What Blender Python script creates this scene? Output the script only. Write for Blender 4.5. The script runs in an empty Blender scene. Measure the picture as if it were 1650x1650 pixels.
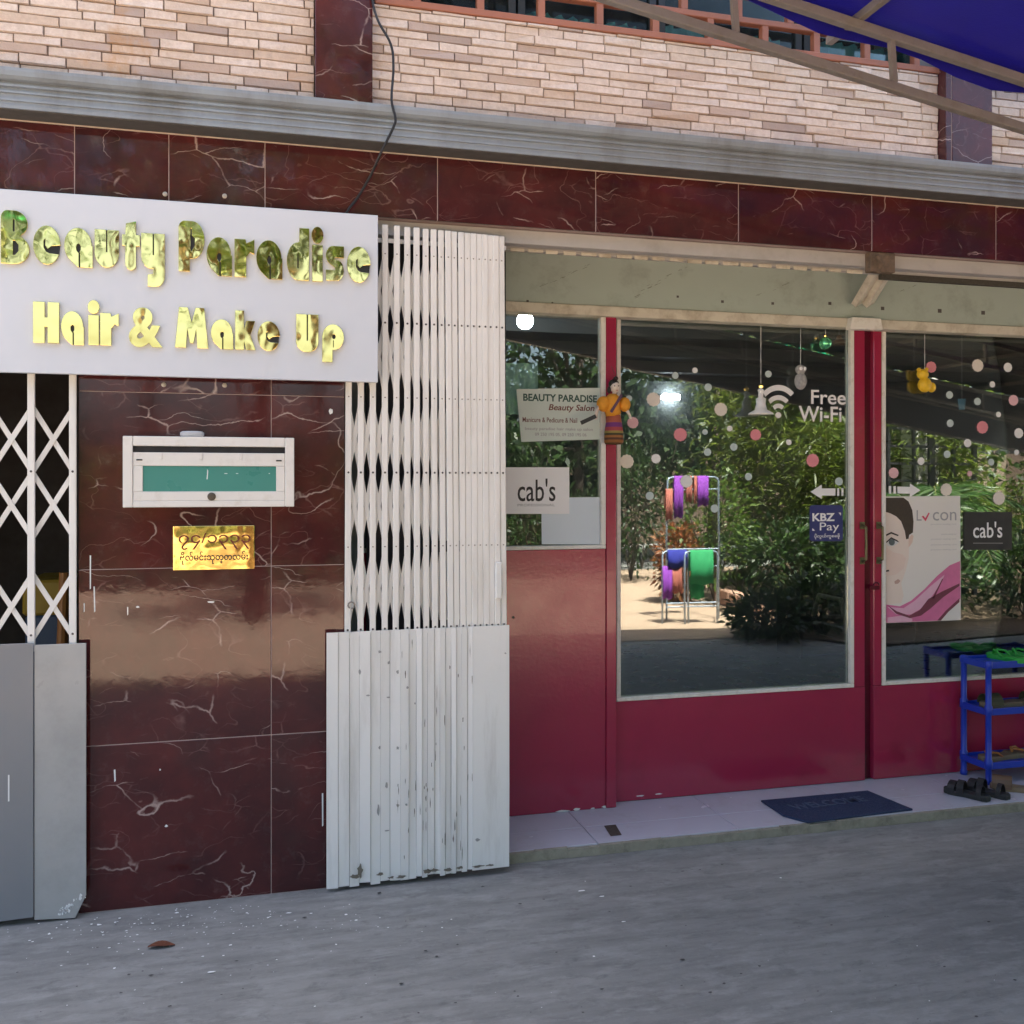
import bpy, bmesh, math, random
import numpy as np
from mathutils import Vector, Matrix
R = math.radians
rng = random.Random(7)
nrg = np.random.default_rng(11)
SC = bpy.context.scene
COL = SC.collection

# ------------------------------------------------------------------ camera, sky, sun, exposure
TH = R(14.6); CT, ST = math.cos(TH), math.sin(TH)
FPX, UC, VH = 1550.0, 825.0, 782.0          # focal length and horizon in photo pixels
CD, CH = 3.64, 1.50                         # camera distance to the pillar face, height
cam = bpy.data.cameras.new('camera'); camo = bpy.data.objects.new('camera', cam); COL.objects.link(camo)
camo.location = (0, -CD, CH); camo.rotation_euler = (R(90), 0, -TH)
cam.sensor_width = 36; cam.lens = 36 * FPX / 1650; cam.shift_y = -(UC - VH) / 1650
cam.clip_start = 0.05; cam.clip_end = 600
SC.camera = camo

SUN_EL, SUN_AZ = R(68), R(8)                # the sun stands behind the building, a little to the right
world = bpy.data.worlds.new('World'); SC.world = world; world.use_nodes = True
wn = world.node_tree; wn.nodes.clear()
sky = wn.nodes.new('ShaderNodeTexSky'); sky.sky_type = 'NISHITA'; sky.sun_disc = False
sky.sun_elevation = SUN_EL; sky.sun_rotation = SUN_AZ
sky.dust_density = 6.0; sky.ozone_density = 0.6; sky.air_density = 1.0
bg = wn.nodes.new('ShaderNodeBackground'); bg.inputs[1].default_value = 0.085
wo = wn.nodes.new('ShaderNodeOutputWorld')
wn.links.new(sky.outputs[0], bg.inputs[0]); wn.links.new(bg.outputs[0], wo.inputs[0])
sl = bpy.data.lights.new('sun', 'SUN'); sl.energy = 5.0; sl.angle = R(0.53); sl.color = (1.0, 0.93, 0.84)
slo = bpy.data.objects.new('sun', sl); COL.objects.link(slo)
sd = Vector((math.sin(SUN_AZ) * math.cos(SUN_EL), math.cos(SUN_AZ) * math.cos(SUN_EL), math.sin(SUN_EL)))
slo.location = sd * 40; slo.rotation_euler = (-sd).to_track_quat('-Z', 'Y').to_euler()
SC.view_settings.view_transform = 'Standard'; SC.view_settings.look = 'None'
SC.view_settings.gamma = 1; SC.view_settings.use_curve_mapping = False
SC.view_settings.exposure = 2.85
SC.render.engine = 'CYCLES'
SC.cycles.use_denoising = True
SC.cycles.max_bounces = 6; SC.cycles.diffuse_bounces = 4; SC.cycles.glossy_bounces = 4; SC.cycles.transmission_bounces = 4; SC.cycles.transparent_max_bounces = 12
SC.cycles.sample_clamp_indirect = 6

# ------------------------------------------------------------------ photo pixel -> place
def W(u, v, y):
    """point on the upright plane y"""
    a = (u - UC) / FPX
    t = (y + CD) / (CT - ST * a)
    return Vector((t * (ST + CT * a), y, CH + t * (VH - v) / FPX))
def G(u, v, z=0.0):
    """point on the level plane z"""
    a = (u - UC) / FPX
    t = (CH - z) * FPX / (v - VH)
    return Vector((t * (ST + CT * a), -CD + t * (CT - ST * a), z))
GLASS_Y = 0.54
def RG(u, v, z=0.0):
    """ground point seen mirrored in the door glass"""
    p = G(u, v, z); p.y = 2 * GLASS_Y - p.y; return p
def RW(u, v, y):
    p = W(u, v, 2 * GLASS_Y - y); p.y = y; return p
def X(u, y): return W(u, 800, y).x
def Z(u, v, y): return W(u, v, y).z

# ------------------------------------------------------------------ objects
ORG = {}
def props(o, label=None, cat=None, group=None, kind=None):
    if label: o['label'] = label
    if cat: o['category'] = cat
    if group: o['group'] = group
    if kind: o['kind'] = kind
    return o
def thing(name, loc, label, cat, group=None):
    o = bpy.data.objects.new(name, None); COL.objects.link(o)
    o.location = loc; o.empty_display_size = 0.1; ORG[o.name] = Vector(loc)
    return props(o, label, cat, group)
def link(name, me, parent=None, loc=None):
    o = bpy.data.objects.new(name, me); COL.objects.link(o)
    if parent is not None: o.parent = parent
    if loc is not None: o.location = loc
    return o
def finish(name, me, m, parent=None, origin=None, smooth=False):
    """me is in world coordinates; the origin becomes the parent's or the base of the mesh"""
    if parent is not None: org = ORG[parent.name]
    else:
        if origin is None:
            co = np.zeros(len(me.vertices) * 3); me.vertices.foreach_get('co', co); co = co.reshape(-1, 3)
            origin = ((co[:, 0].min() + co[:, 0].max()) / 2, (co[:, 1].min() + co[:, 1].max()) / 2, co[:, 2].min())
        org = Vector(origin)
    me.transform(Matrix.Translation(-org))
    if m is not None and not me.materials: me.materials.append(m)
    if smooth:
        me.polygons.foreach_set('use_smooth', [True] * len(me.polygons))
    o = link(name, me, parent, None if parent is not None else org)
    ORG[o.name] = org
    return o

class MB:
    def __init__(s): s.v = []; s.f = []; s.m = []
    def add(s, vs, fs, mi=0):
        k = len(s.v); s.v += [tuple(p) for p in vs]; s.f += [tuple(i + k for i in f) for f in fs]; s.m += [mi] * len(fs); return s
    def box(s, x0, x1, y0, y1, z0, z1, mi=0):
        vs = [(x, y, z) for z in (z0, z1) for y in (y0, y1) for x in (x0, x1)]
        return s.add(vs, [(0, 2, 3, 1), (4, 5, 7, 6), (0, 1, 5, 4), (2, 6, 7, 3), (0, 4, 6, 2), (1, 3, 7, 5)], mi)
    def hexa(s, c, mi=0):
        """eight corners ordered like box()"""
        return s.add(c, [(0, 2, 3, 1), (4, 5, 7, 6), (0, 1, 5, 4), (2, 6, 7, 3), (0, 4, 6, 2), (1, 3, 7, 5)], mi)
    def bar(s, a, b, w, h, up=(0, 0, 1), mi=0):
        a, b, up = Vector(a), Vector(b), Vector(up)
        d = (b - a).normalized(); sx = d.cross(up)
        if sx.length < 1e-5: sx = d.cross(Vector((1, 0, 0)))
        sx.normalize(); sz = sx.cross(d).normalized()
        vs = [p + sx * i * w / 2 + sz * j * h / 2 for p in (a, b) for (i, j) in ((-1, -1), (1, -1), (1, 1), (-1, 1))]
        return s.add(vs, [(3, 2, 1, 0), (4, 5, 6, 7), (0, 1, 5, 4), (1, 2, 6, 5), (2, 3, 7, 6), (3, 0, 4, 7)], mi)
    def tube(s, pts, r, n=8, mi=0, cap=True):
        pts = [Vector(p) for p in pts]; rs = r if isinstance(r, (list, tuple)) else [r] * len(pts)
        vs = []; ref = Vector((0.3, 0.2, 1)).normalized()
        for i, p in enumerate(pts):
            d = (pts[min(i + 1, len(pts) - 1)] - pts[max(i - 1, 0)]).normalized()
            a = d.cross(ref)
            if a.length < 1e-3: a = d.cross(Vector((1, 0, 0)))
            a.normalize(); b = d.cross(a)
            vs += [p + (a * math.cos(2 * math.pi * k / n) + b * math.sin(2 * math.pi * k / n)) * rs[i] for k in range(n)]
        fs = [(i * n + k, i * n + (k + 1) % n, (i + 1) * n + (k + 1) % n, (i + 1) * n + k) for i in range(len(pts) - 1) for k in range(n)]
        if cap: fs += [tuple(range(n - 1, -1, -1)), tuple((len(pts) - 1) * n + k for k in range(n))]
        return s.add(vs, fs, mi)
    def ball(s, c, r, n=12, m=8, mi=0):
        c = Vector(c); rx, ry, rz = r if isinstance(r, (list, tuple)) else (r, r, r)
        vs = [c + Vector((0, 0, rz))]
        for j in range(1, m):
            t = math.pi * j / m
            vs += [c + Vector((rx * math.sin(t) * math.cos(2 * math.pi * k / n), ry * math.sin(t) * math.sin(2 * math.pi * k / n), rz * math.cos(t))) for k in range(n)]
        vs.append(c - Vector((0, 0, rz)))
        fs = [(0, 1 + k, 1 + (k + 1) % n) for k in range(n)]
        for j in range(m - 2):
            a = 1 + j * n
            fs += [(a + k, a + n + k, a + n + (k + 1) % n, a + (k + 1) % n) for k in range(n)]
        a = 1 + (m - 2) * n
        fs += [(a + k, len(vs) - 1, a + (k + 1) % n) for k in range(n)]
        return s.add(vs, fs, mi)
    def lathe(s, c, prof, n=20, mi=0):
        c = Vector(c); vs = []
        for (r, z) in prof: vs += [c + Vector((r * math.cos(2 * math.pi * k / n), r * math.sin(2 * math.pi * k / n), z)) for k in range(n)]
        fs = [(i * n + k, i * n + (k + 1) % n, (i + 1) * n + (k + 1) % n, (i + 1) * n + k) for i in range(len(prof) - 1) for k in range(n)]
        fs += [tuple(range(n - 1, -1, -1)), tuple((len(prof) - 1) * n + k for k in range(n))]
        return s.add(vs, fs, mi)
    def prism(s, poly, y0, y1, mi=0):
        """poly of (x, z) run through depth y0..y1, front face at y0"""
        n = len(poly)
        ar = sum(poly[i][0] * poly[(i + 1) % n][1] - poly[(i + 1) % n][0] * poly[i][1] for i in range(n))
        if ar < 0: poly = poly[::-1]
        vs = [(x, y0, z) for x, z in poly] + [(x, y1, z) for x, z in poly]
        fs = [tuple(range(n)), tuple(range(2 * n - 1, n - 1, -1))] + [(i, i + n, (i + 1) % n + n, (i + 1) % n) for i in range(n)]
        return s.add(vs, fs, mi)
    def mesh(s, name='mesh'):
        me = bpy.data.meshes.new(name); me.from_pydata(s.v, [], s.f); me.update(); return me
    def build(s, name, m, parent=None, origin=None, smooth=False, bevel=0, seg=1):
        me = s.mesh(name)
        ms = m if isinstance(m, (list, tuple)) else [m]
        for q in ms: me.materials.append(q)
        if len(ms) > 1: me.polygons.foreach_set('material_index', s.m)
        o = finish(name, me, None, parent, origin, smooth)
        if bevel:
            b = o.modifiers.new('bevel', 'BEVEL'); b.width = bevel; b.segments = seg; b.limit_method = 'ANGLE'; b.angle_limit = R(35)
        return o

# ------------------------------------------------------------------ materials
def N(nt, t, ins=None, **pr):
    n = nt.nodes.new(t)
    for k, val in pr.items(): setattr(n, k, val)
    for k, val in (ins or {}).items():
        if isinstance(val, bpy.types.NodeSocket): nt.links.new(val, n.inputs[k])
        else: n.inputs[k].default_value = val
    return n
def c4(c): return (c[0], c[1], c[2], 1)
def math_(nt, op, a, b=0.0, c=0.0, clamp=False):
    n = N(nt, 'ShaderNodeMath', {0: a, 1: b, 2: c}, operation=op, use_clamp=clamp); return n.outputs[0]
def mixc(nt, f, a, b, bt='MIX'):
    n = nt.nodes.new('ShaderNodeMix'); n.data_type = 'RGBA'; n.blend_type = bt
    for s, val in ((0, f), (6, a), (7, b)):
        if isinstance(val, bpy.types.NodeSocket): nt.links.new(val, n.inputs[s])
        else: n.inputs[s].default_value = c4(val) if s else val
    return n.outputs[2]
def mapr(nt, x, a, b, c=0.0, d=1.0):
    n = N(nt, 'ShaderNodeMapRange', {0: x, 1: a, 2: b, 3: c, 4: d}); n.clamp = True; return n.outputs[0]
def noise(nt, vec, scale, detail=4, rough=0.55, dist=0.0):
    return N(nt, 'ShaderNodeTexNoise', {'Vector': vec, 'Scale': scale, 'Detail': detail, 'Roughness': rough, 'Distortion': dist}).outputs[0]
def newmat(name):
    m = bpy.data.materials.new(name); m.use_nodes = True; nt = m.node_tree; nt.nodes.clear()
    out = nt.nodes.new('ShaderNodeOutputMaterial')
    p = nt.nodes.new('ShaderNodeBsdfPrincipled'); nt.links.new(p.outputs[0], out.inputs[0])
    tc = nt.nodes.new('ShaderNodeTexCoord')
    return m, nt, p, tc, out
def setin(nt, p, k, v):
    if isinstance(v, bpy.types.NodeSocket): nt.links.new(v, p.inputs[k])
    else: p.inputs[k].default_value = c4(v) if isinstance(v, tuple) and len(v) == 3 else v
MATS = {}
def paint(name, col, rough=0.45, var=0.12, scale=6.0, dirt=None, dirt_amt=0.35, dscale=9.0, bump=0.0, bscale=60, metal=0.0, spec=0.5, streak=False, coord='Object', coat=0.0):
    if name in MATS: return MATS[name]
    m, nt, p, tc, out = newmat(name)
    v = tc.outputs[coord]
    n1 = noise(nt, v, scale, 5, 0.6)
    base = mixc(nt, n1, tuple(c * (1 - var) for c in col), tuple(min(c * (1 + var), 1) for c in col))
    if dirt:
        vv = v
        if streak: vv = N(nt, 'ShaderNodeMapping', {'Vector': v, 'Scale': (1, 1, 0.12)}).outputs[0]
        d = mapr(nt, noise(nt, vv, dscale, 8, 0.68), 0.62 - dirt_amt * 0.3, 0.78, 0, 1)
        base = mixc(nt, math_(nt, 'MULTIPLY', d, dirt_amt * 1.6, clamp=True), base, dirt)
    setin(nt, p, 'Base Color', base)
    setin(nt, p, 'Roughness', mapr(nt, noise(nt, v, scale * 3, 4), 0.3, 0.7, rough * 0.8, min(1, rough * 1.25)))
    p.inputs['Metallic'].default_value = metal
    p.inputs['Specular IOR Level'].default_value = spec
    p.inputs['Coat Weight'].default_value = coat
    if bump:
        b = N(nt, 'ShaderNodeBump', {'Height': noise(nt, v, bscale, 4), 'Strength': bump, 'Distance': 0.01})
        nt.links.new(b.outputs[0], p.inputs['Normal'])
    MATS[name] = m
    return m
def plain(name, col, rough=0.5, metal=0.0):
    return paint(name, col, rough, 0.06, 30, metal=metal)

def mat_marble():
    m, nt, p, tc, out = newmat('maroon_marble')
    oi = nt.nodes.new('ShaderNodeObjectInfo')
    off = N(nt, 'ShaderNodeVectorMath', {0: tc.outputs['Object'], 1: N(nt, 'ShaderNodeCombineXYZ', {0: math_(nt, 'MULTIPLY', oi.outputs['Random'], 7.3), 1: 0.0, 2: math_(nt, 'MULTIPLY', oi.outputs['Random'], 3.1)}).outputs[0]}, operation='ADD').outputs[0]
    warp = N(nt, 'ShaderNodeTexNoise', {'Vector': off, 'Scale': 6.0, 'Detail': 5.0})
    v = N(nt, 'ShaderNodeVectorMath', {0: off, 1: N(nt, 'ShaderNodeVectorMath', {0: warp.outputs['Color'], 1: (0.10, 0.10, 0.10)}, operation='MULTIPLY').outputs[0]}, operation='ADD').outputs[0]
    base = mixc(nt, mapr(nt, noise(nt, v, 3.2, 6, 0.62), 0.35, 0.68), (0.038, 0.0115, 0.0135), (0.098, 0.021, 0.0205))
    base = mixc(nt, mapr(nt, noise(nt, off, 1.7, 5, 0.6), 0.56, 0.72, 0, 0.55), base, (0.035, 0.026, 0.026))
    def vein(sc, w, lo, hi, ms):
        vs = N(nt, 'ShaderNodeMapping', {'Vector': v, 'Rotation': (0.0, 0.7 * ms, 0.0), 'Scale': (1.0, 1.0, 1.9)}).outputs[0]
        r = math_(nt, 'ABSOLUTE', math_(nt, 'SUBTRACT', noise(nt, vs, sc, 1.5, 0.4), 0.5))
        l = mapr(nt, r, 0.0, w, 1, 0)
        k = mapr(nt, noise(nt, off, ms, 2, 0.5), lo, hi)
        return math_(nt, 'MULTIPLY', l, k)
    v1 = vein(2.3, 0.0035, 0.54, 0.64, 3.1)
    def crack(sc, w, lo, hi, ms, st):
        vs = N(nt, 'ShaderNodeMapping', {'Vector': v, 'Rotation': (0.0, st, 0.0), 'Scale': (1.0, 1.0, 2.3)}).outputs[0]
        d = N(nt, 'ShaderNodeTexVoronoi', {'Vector': vs, 'Scale': sc}, feature='DISTANCE_TO_EDGE').outputs['Distance']
        return math_(nt, 'MULTIPLY', mapr(nt, d, 0.0, w, 1, 0), mapr(nt, noise(nt, off, ms, 3, 0.6), lo, hi))
    v3 = crack(3.3, 0.014, 0.52, 0.63, 5.5, 0.5); v4 = crack(6.5, 0.030, 0.52, 0.66, 6.5, -0.4)
    v2 = vein(5.2, 0.0065, 0.46, 0.64, 4.7)
    base = mixc(nt, math_(nt, 'MULTIPLY', v2, 0.45), base, (0.30, 0.17, 0.15))
    base = mixc(nt, math_(nt, 'MULTIPLY', v4, 0.35), base, (0.34, 0.20, 0.18))
    base = mixc(nt, math_(nt, 'MULTIPLY', v3, 0.8), base, (0.50, 0.37, 0.33))
    base = mixc(nt, math_(nt, 'MULTIPLY', v1, 0.85), base, (0.52, 0.40, 0.36))
    dust = mapr(nt, noise(nt, off, 16, 9, 0.75), 0.55, 0.8, 0, 0.10)
    base = mixc(nt, dust, base, (0.34, 0.30, 0.29))
    setin(nt, p, 'Base Color', base)
    setin(nt, p, 'Roughness', mapr(nt, noise(nt, off, 9, 6, 0.7), 0.35, 0.75, 0.03, 0.10))
    p.inputs['Specular IOR Level'].default_value = 0.5
    b = N(nt, 'ShaderNodeBump', {'Height': noise(nt, off, 22, 3), 'Strength': 0.02, 'Distance': 0.01})
    nt.links.new(b.outputs[0], p.inputs['Normal'])
    return m
def mat_ground():
    m, nt, p, tc, out = newmat('brushed_concrete')
    v = tc.outputs['Object']
    big = noise(nt, v, 0.7, 5, 0.6)
    base = mixc(nt, mapr(nt, big, 0.3, 0.7), (0.175, 0.175, 0.172), (0.255, 0.253, 0.243))
    stv = N(nt, 'ShaderNodeMapping', {'Vector': v, 'Rotation': (0, 0, R(-7)), 'Scale': (1.0, 7, 1)}).outputs[0]
    st = noise(nt, stv, 2.6, 7, 0.68)
    base = mixc(nt, mapr(nt, st, 0.42, 0.70, 0.0, 0.6), base, (0.115, 0.114, 0.112))
    gr = noise(nt, v, 46, 8, 0.75)
    base = mixc(nt, mapr(nt, gr, 0.52, 0.72, 0.0, 0.4), base, (0.30, 0.295, 0.285))
    dk = noise(nt, v, 11, 7, 0.7)
    base = mixc(nt, mapr(nt, dk, 0.60, 0.72, 0.0, 0.55), base, (0.095, 0.092, 0.09))
    mv = N(nt, 'ShaderNodeMapping', {'Vector': v, 'Rotation': (0, 0, R(-9)), 'Scale': (1.0, 2.4, 1)}).outputs[0]
    m1 = noise(nt, mv, 5.5, 8, 0.72)
    base = mixc(nt, mapr(nt, m1, 0.50, 0.66, 0.0, 0.6), base, (0.315, 0.315, 0.305))
    m2 = noise(nt, mv, 8.5, 9, 0.75, 0.6)
    base = mixc(nt, mapr(nt, m2, 0.54, 0.68, 0.0, 0.6), base, (0.105, 0.106, 0.106))
    setin(nt, p, 'Base Color', base); setin(nt, p, 'Roughness', 0.82)
    h = math_(nt, 'ADD', math_(nt, 'MULTIPLY', st, 0.7), math_(nt, 'MULTIPLY', gr, 0.5))
    b = N(nt, 'ShaderNodeBump', {'Height': h, 'Strength': 0.28, 'Distance': 0.010}); nt.links.new(b.outputs[0], p.inputs['Normal'])
    return m
def mat_brick():
    m, nt, p, tc, out = newmat('split_stone_brick')
    oi = nt.nodes.new('ShaderNodeObjectInfo'); v = tc.outputs['Object']
    geo = nt.nodes.new('ShaderNodeNewGeometry'); pos = geo.outputs['Position']
    isl = geo.outputs['Random Per Island']
    r = math_(nt, 'FRACT', math_(nt, 'ADD', math_(nt, 'MULTIPLY', oi.outputs['Random'], 3.7), math_(nt, 'MULTIPLY', isl, 1.9)))
    ra = N(nt, 'ShaderNodeValToRGB', {0: r}); cr = ra.color_ramp
    cr.elements[0].color = (0.64, 0.53, 0.445, 1); cr.elements[1].color = (0.37, 0.295, 0.255, 1)
    for q, cc in ((0.25, (0.73, 0.62, 0.535)), (0.5, (0.62, 0.505, 0.41)), (0.7, (0.75, 0.645, 0.56)), (0.86, (0.56, 0.42, 0.31)), (0.94, (0.48, 0.38, 0.33))):
        e = cr.elements.new(q); e.color = c4(cc)
    base = mixc(nt, mapr(nt, noise(nt, pos, 40, 6, 0.75), 0.38, 0.72, 0.0, 0.55), ra.outputs[0], (0.42, 0.31, 0.24))
    rust = mapr(nt, noise(nt, N(nt, 'ShaderNodeMapping', {'Vector': pos, 'Scale': (1, 1, 0.5)}).outputs[0], 2.8, 6, 0.7), 0.59, 0.70, 0, 0.75)
    base = mixc(nt, rust, base, (0.50, 0.27, 0.10))
    gry = mapr(nt, noise(nt, pos, 1.9, 5, 0.65), 0.57, 0.7, 0, 0.45)
    base = mixc(nt, gry, base, (0.33, 0.27, 0.25))
    setin(nt, p, 'Base Color', base); setin(nt, p, 'Roughness', 0.8)
    b = N(nt, 'ShaderNodeBump', {'Height': noise(nt, pos, 70, 6, 0.7), 'Strength': 0.5, 'Distance': 0.006}); nt.links.new(b.outputs[0], p.inputs['Normal'])
    return m
def mat_glass(name, tint=(0.88, 0.93, 0.92), refl=0.14):
    m, nt, p, tc, out = newmat(name); nt.nodes.remove(p)
    fr = N(nt, 'ShaderNodeFresnel', {'IOR': 1.5}).outputs[0]
    f = math_(nt, 'ADD', math_(nt, 'MULTIPLY', fr, 0.9), refl - 0.035, clamp=True)
    wav = N(nt, 'ShaderNodeBump', {'Height': noise(nt, tc.outputs['Object'], 1.6, 1), 'Strength': 0.012, 'Distance': 0.05})
    gl = N(nt, 'ShaderNodeBsdfGlossy', {'Color': (0.96, 1.0, 0.97, 1), 'Roughness': 0.0, 'Normal': wav.outputs[0]})
    tr = N(nt, 'ShaderNodeBsdfTransparent', {'Color': c4(tint)})
    # a thin film of dust and wiping marks
    du = N(nt, 'ShaderNodeBsdfDiffuse', {'Color': (0.6, 0.62, 0.62, 1)})
    dv = N(nt, 'ShaderNodeMapping', {'Vector': tc.outputs['Object'], 'Scale': (1, 1, 0.25)}).outputs[0]
    dm = mapr(nt, noise(nt, dv, 3.0, 7, 0.68), 0.45, 0.75, 0.006, 0.035)
    mx = N(nt, 'ShaderNodeMixShader', {0: f, 1: tr.outputs[0], 2: gl.outputs[0]})
    m2 = N(nt, 'ShaderNodeMixShader', {0: dm, 1: mx.outputs[0], 2: du.outputs[0]})
    nt.links.new(m2.outputs[0], out.inputs[0])
    return m
def mat_gold(name, col, rough=0.03, wav=0.035):
    m, nt, p, tc, out = newmat(name)
    setin(nt, p, 'Base Color', col); p.inputs['Metallic'].default_value = 1.0
    setin(nt, p, 'Roughness', mapr(nt, noise(nt, tc.outputs['Object'], 30, 4), 0.4, 0.8, rough, rough * 2.5))
    b = N(nt, 'ShaderNodeBump', {'Height': noise(nt, tc.outputs['Object'], 7, 2), 'Strength': wav, 'Distance': 0.05})
    nt.links.new(b.outputs[0], p.inputs['Normal'])
    return m
def mat_leaf(name, c0, c1, trans=0.35, rough=0.42):
    m, nt, p, tc, out = newmat(name)
    geo = nt.nodes.new('ShaderNodeNewGeometry')
    base = mixc(nt, geo.outputs['Random Per Island'], c0, c1)
    setin(nt, p, 'Base Color', base); setin(nt, p, 'Roughness', rough); p.inputs['Specular IOR Level'].default_value = 0.4
    t = N(nt, 'ShaderNodeBsdfTranslucent', {'Color': mixc(nt, 0.5, base, (c1[0] * 1.6, c1[1] * 1.7, c1[2]))})
    mx = N(nt, 'ShaderNodeMixShader', {0: trans, 1: p.outputs[0], 2: t.outputs[0]}); nt.links.new(mx.outputs[0], out.inputs[0])
    return m
def mat_cloth(name, c, trans=0.3, rough=0.8, weave=220):
    m, nt, p, tc, out = newmat(name)
    base = mixc(nt, noise(nt, tc.outputs['Object'], 9, 4), tuple(q * 0.85 for q in c), tuple(min(1, q * 1.15) for q in c))
    setin(nt, p, 'Base Color', base); setin(nt, p, 'Roughness', rough)
    b = N(nt, 'ShaderNodeBump', {'Height': noise(nt, tc.outputs['Object'], weave, 2), 'Strength': 0.3, 'Distance': 0.003}); nt.links.new(b.outputs[0], p.inputs['Normal'])
    t = N(nt, 'ShaderNodeBsdfTranslucent', {'Color': base})
    mx = N(nt, 'ShaderNodeMixShader', {0: trans, 1: p.outputs[0], 2: t.outputs[0]}); nt.links.new(mx.outputs[0], out.inputs[0])
    return m
def mat_emit(name, c, s):
    m, nt, p, tc, out = newmat(name)
    setin(nt, p, 'Base Color', (0.8, 0.8, 0.8)); setin(nt, p, 'Emission Color', c); p.inputs['Emission Strength'].default_value = s
    return m

M_marble = mat_marble(); M_ground = mat_ground(); M_brick = mat_brick()
M_glass = mat_glass('door_glass'); M_gold = mat_gold('mirror_gold', (0.95, 0.76, 0.27)); M_brass = mat_gold('brass_plate', (0.90, 0.66, 0.22), 0.04, 0.05)
M_mortar = paint('mortar', (0.17, 0.125, 0.10), 0.9, 0.2, 20)
M_grout = paint('grout', (0.40, 0.30, 0.275), 0.8, 0.2, 20)
M_cornice = paint('grey_cornice_paint', (0.26, 0.30, 0.34), 0.55, 0.12, 4, (0.14, 0.14, 0.135), 0.5, 7, 0.12, 40, streak=True)
M_soffit = paint('grey_soffit_plaster', (0.44, 0.425, 0.41), 0.7, 0.1, 6, (0.25, 0.23, 0.20), 0.4, 5, 0.1, 50)
M_pale = paint('pale_green_paint', (0.375, 0.445, 0.40), 0.5, 0.08, 3, (0.16, 0.16, 0.13), 0.35, 6, 0.05, 40)
M_track = paint('dirty_cream_track', (0.62, 0.58, 0.48), 0.5, 0.12, 8, (0.24, 0.18, 0.11), 0.55, 10)
M_gate = paint('white_gate_paint', (0.76, 0.745, 0.71), 0.38, 0.05, 6, (0.40, 0.34, 0.26), 0.32, 13, 0.06, 30, streak=True)
M_sheet = paint('white_sheet_steel', (0.76, 0.755, 0.73), 0.40, 0.05, 4, (0.36, 0.33, 0.29), 0.30, 11, 0.10, 14, streak=True)
M_sheetg = paint('grey_sheet_steel', (0.38, 0.38, 0.372), 0.34, 0.14, 3, (0.26, 0.26, 0.255), 0.5, 4, 0.25, 6)
M_rivet = plain('dark_rivet', (0.10, 0.09, 0.085), 0.5, 0.4)
M_chip = paint('chipped_white', (0.78, 0.79, 0.78), 0.7, 0.05)
M_red = paint('red_gloss_paint', (0.34, 0.020, 0.062), 0.20, 0.10, 3, (0.16, 0.02, 0.03), 0.25, 5, 0.06, 55, spec=0.6, coat=0.3)
M_dred = paint('dark_red_paint', (0.10, 0.006, 0.02), 0.2, 0.15, 4, spec=0.6)
M_bead = paint('white_beading', (0.74, 0.72, 0.66), 0.45, 0.06, 12, (0.36, 0.28, 0.18), 0.35, 22)
M_white = paint('white_print', (0.82, 0.82, 0.82), 0.55, 0.02)
M_board = paint('sign_board_white', (0.60, 0.635, 0.69), 0.42, 0.035, 3, (0.55, 0.56, 0.58), 0.2, 6)
M_black = paint('black_print', (0.012, 0.012, 0.013), 0.5, 0.1)
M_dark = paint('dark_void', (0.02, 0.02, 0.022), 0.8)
M_tilefl = paint('lilac_white_floor_tile', (0.50, 0.51, 0.585), 0.22, 0.05, 4, (0.36, 0.34, 0.34), 0.3, 6)
M_kerb = paint('worn_step_edge', (0.30, 0.28, 0.22), 0.85, 0.2, 20, (0.14, 0.13, 0.10), 0.5, 15, 0.6, 50)
M_terr = paint('terracotta_frame', (0.34, 0.13, 0.075), 0.5, 0.12, 5, (0.16, 0.07, 0.045), 0.3, 9)
M_blue = paint('blue_plastic', (0.012, 0.045, 0.42), 0.35, 0.08, 10)
M_alu = paint('weathered_alloy', (0.27, 0.245, 0.22), 0.45, 0.15, 12, (0.18, 0.14, 0.10), 0.4, 16, metal=0.35)
M_teal = paint('teal_panel', (0.045, 0.24, 0.20), 0.3, 0.05, 3)
M_mail = paint('white_enamel_box', (0.72, 0.70, 0.66), 0.35, 0.05, 8, (0.45, 0.40, 0.33), 0.3, 16)
M_navy = paint('navy_sticker', (0.030, 0.036, 0.16), 0.4, 0.05)

def knob(name, p, prof, m, parent, n=14):
    b = MB(); vs = []
    for (r, d) in prof: vs += [(p[0] + r * math.cos(2 * math.pi * k / n), p[1] - d, p[2] + r * math.sin(2 * math.pi * k / n)) for k in range(n)]
    b.add(vs, [(i * n + k, i * n + (k + 1) % n, (i + 1) * n + (k + 1) % n, (i + 1) * n + k) for i in range(len(prof) - 1) for k in range(n)] + [tuple((len(prof) - 1) * n + k for k in range(n))])
    return b.build(name, m, parent)
# ------------------------------------------------------------------ ground
g = MB(); g.add([(-90, -140, 0), (90, -140, 0), (90, 60, 0), (-90, 60, 0)], [(0, 1, 2, 3)])
props(g.build('ground', M_ground, origin=(0, 0, 0)), kind='structure')

# ------------------------------------------------------------------ the building
XL, XR = -2.6, 9.0
BH = 10.6
bld = thing('shop_building', (1.5, 0.3, 0), 'shop building with pale stone brick upper wall, grey cornice and maroon marble cladding', 'building')
YB = 0.045     # front of the bricks
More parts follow.
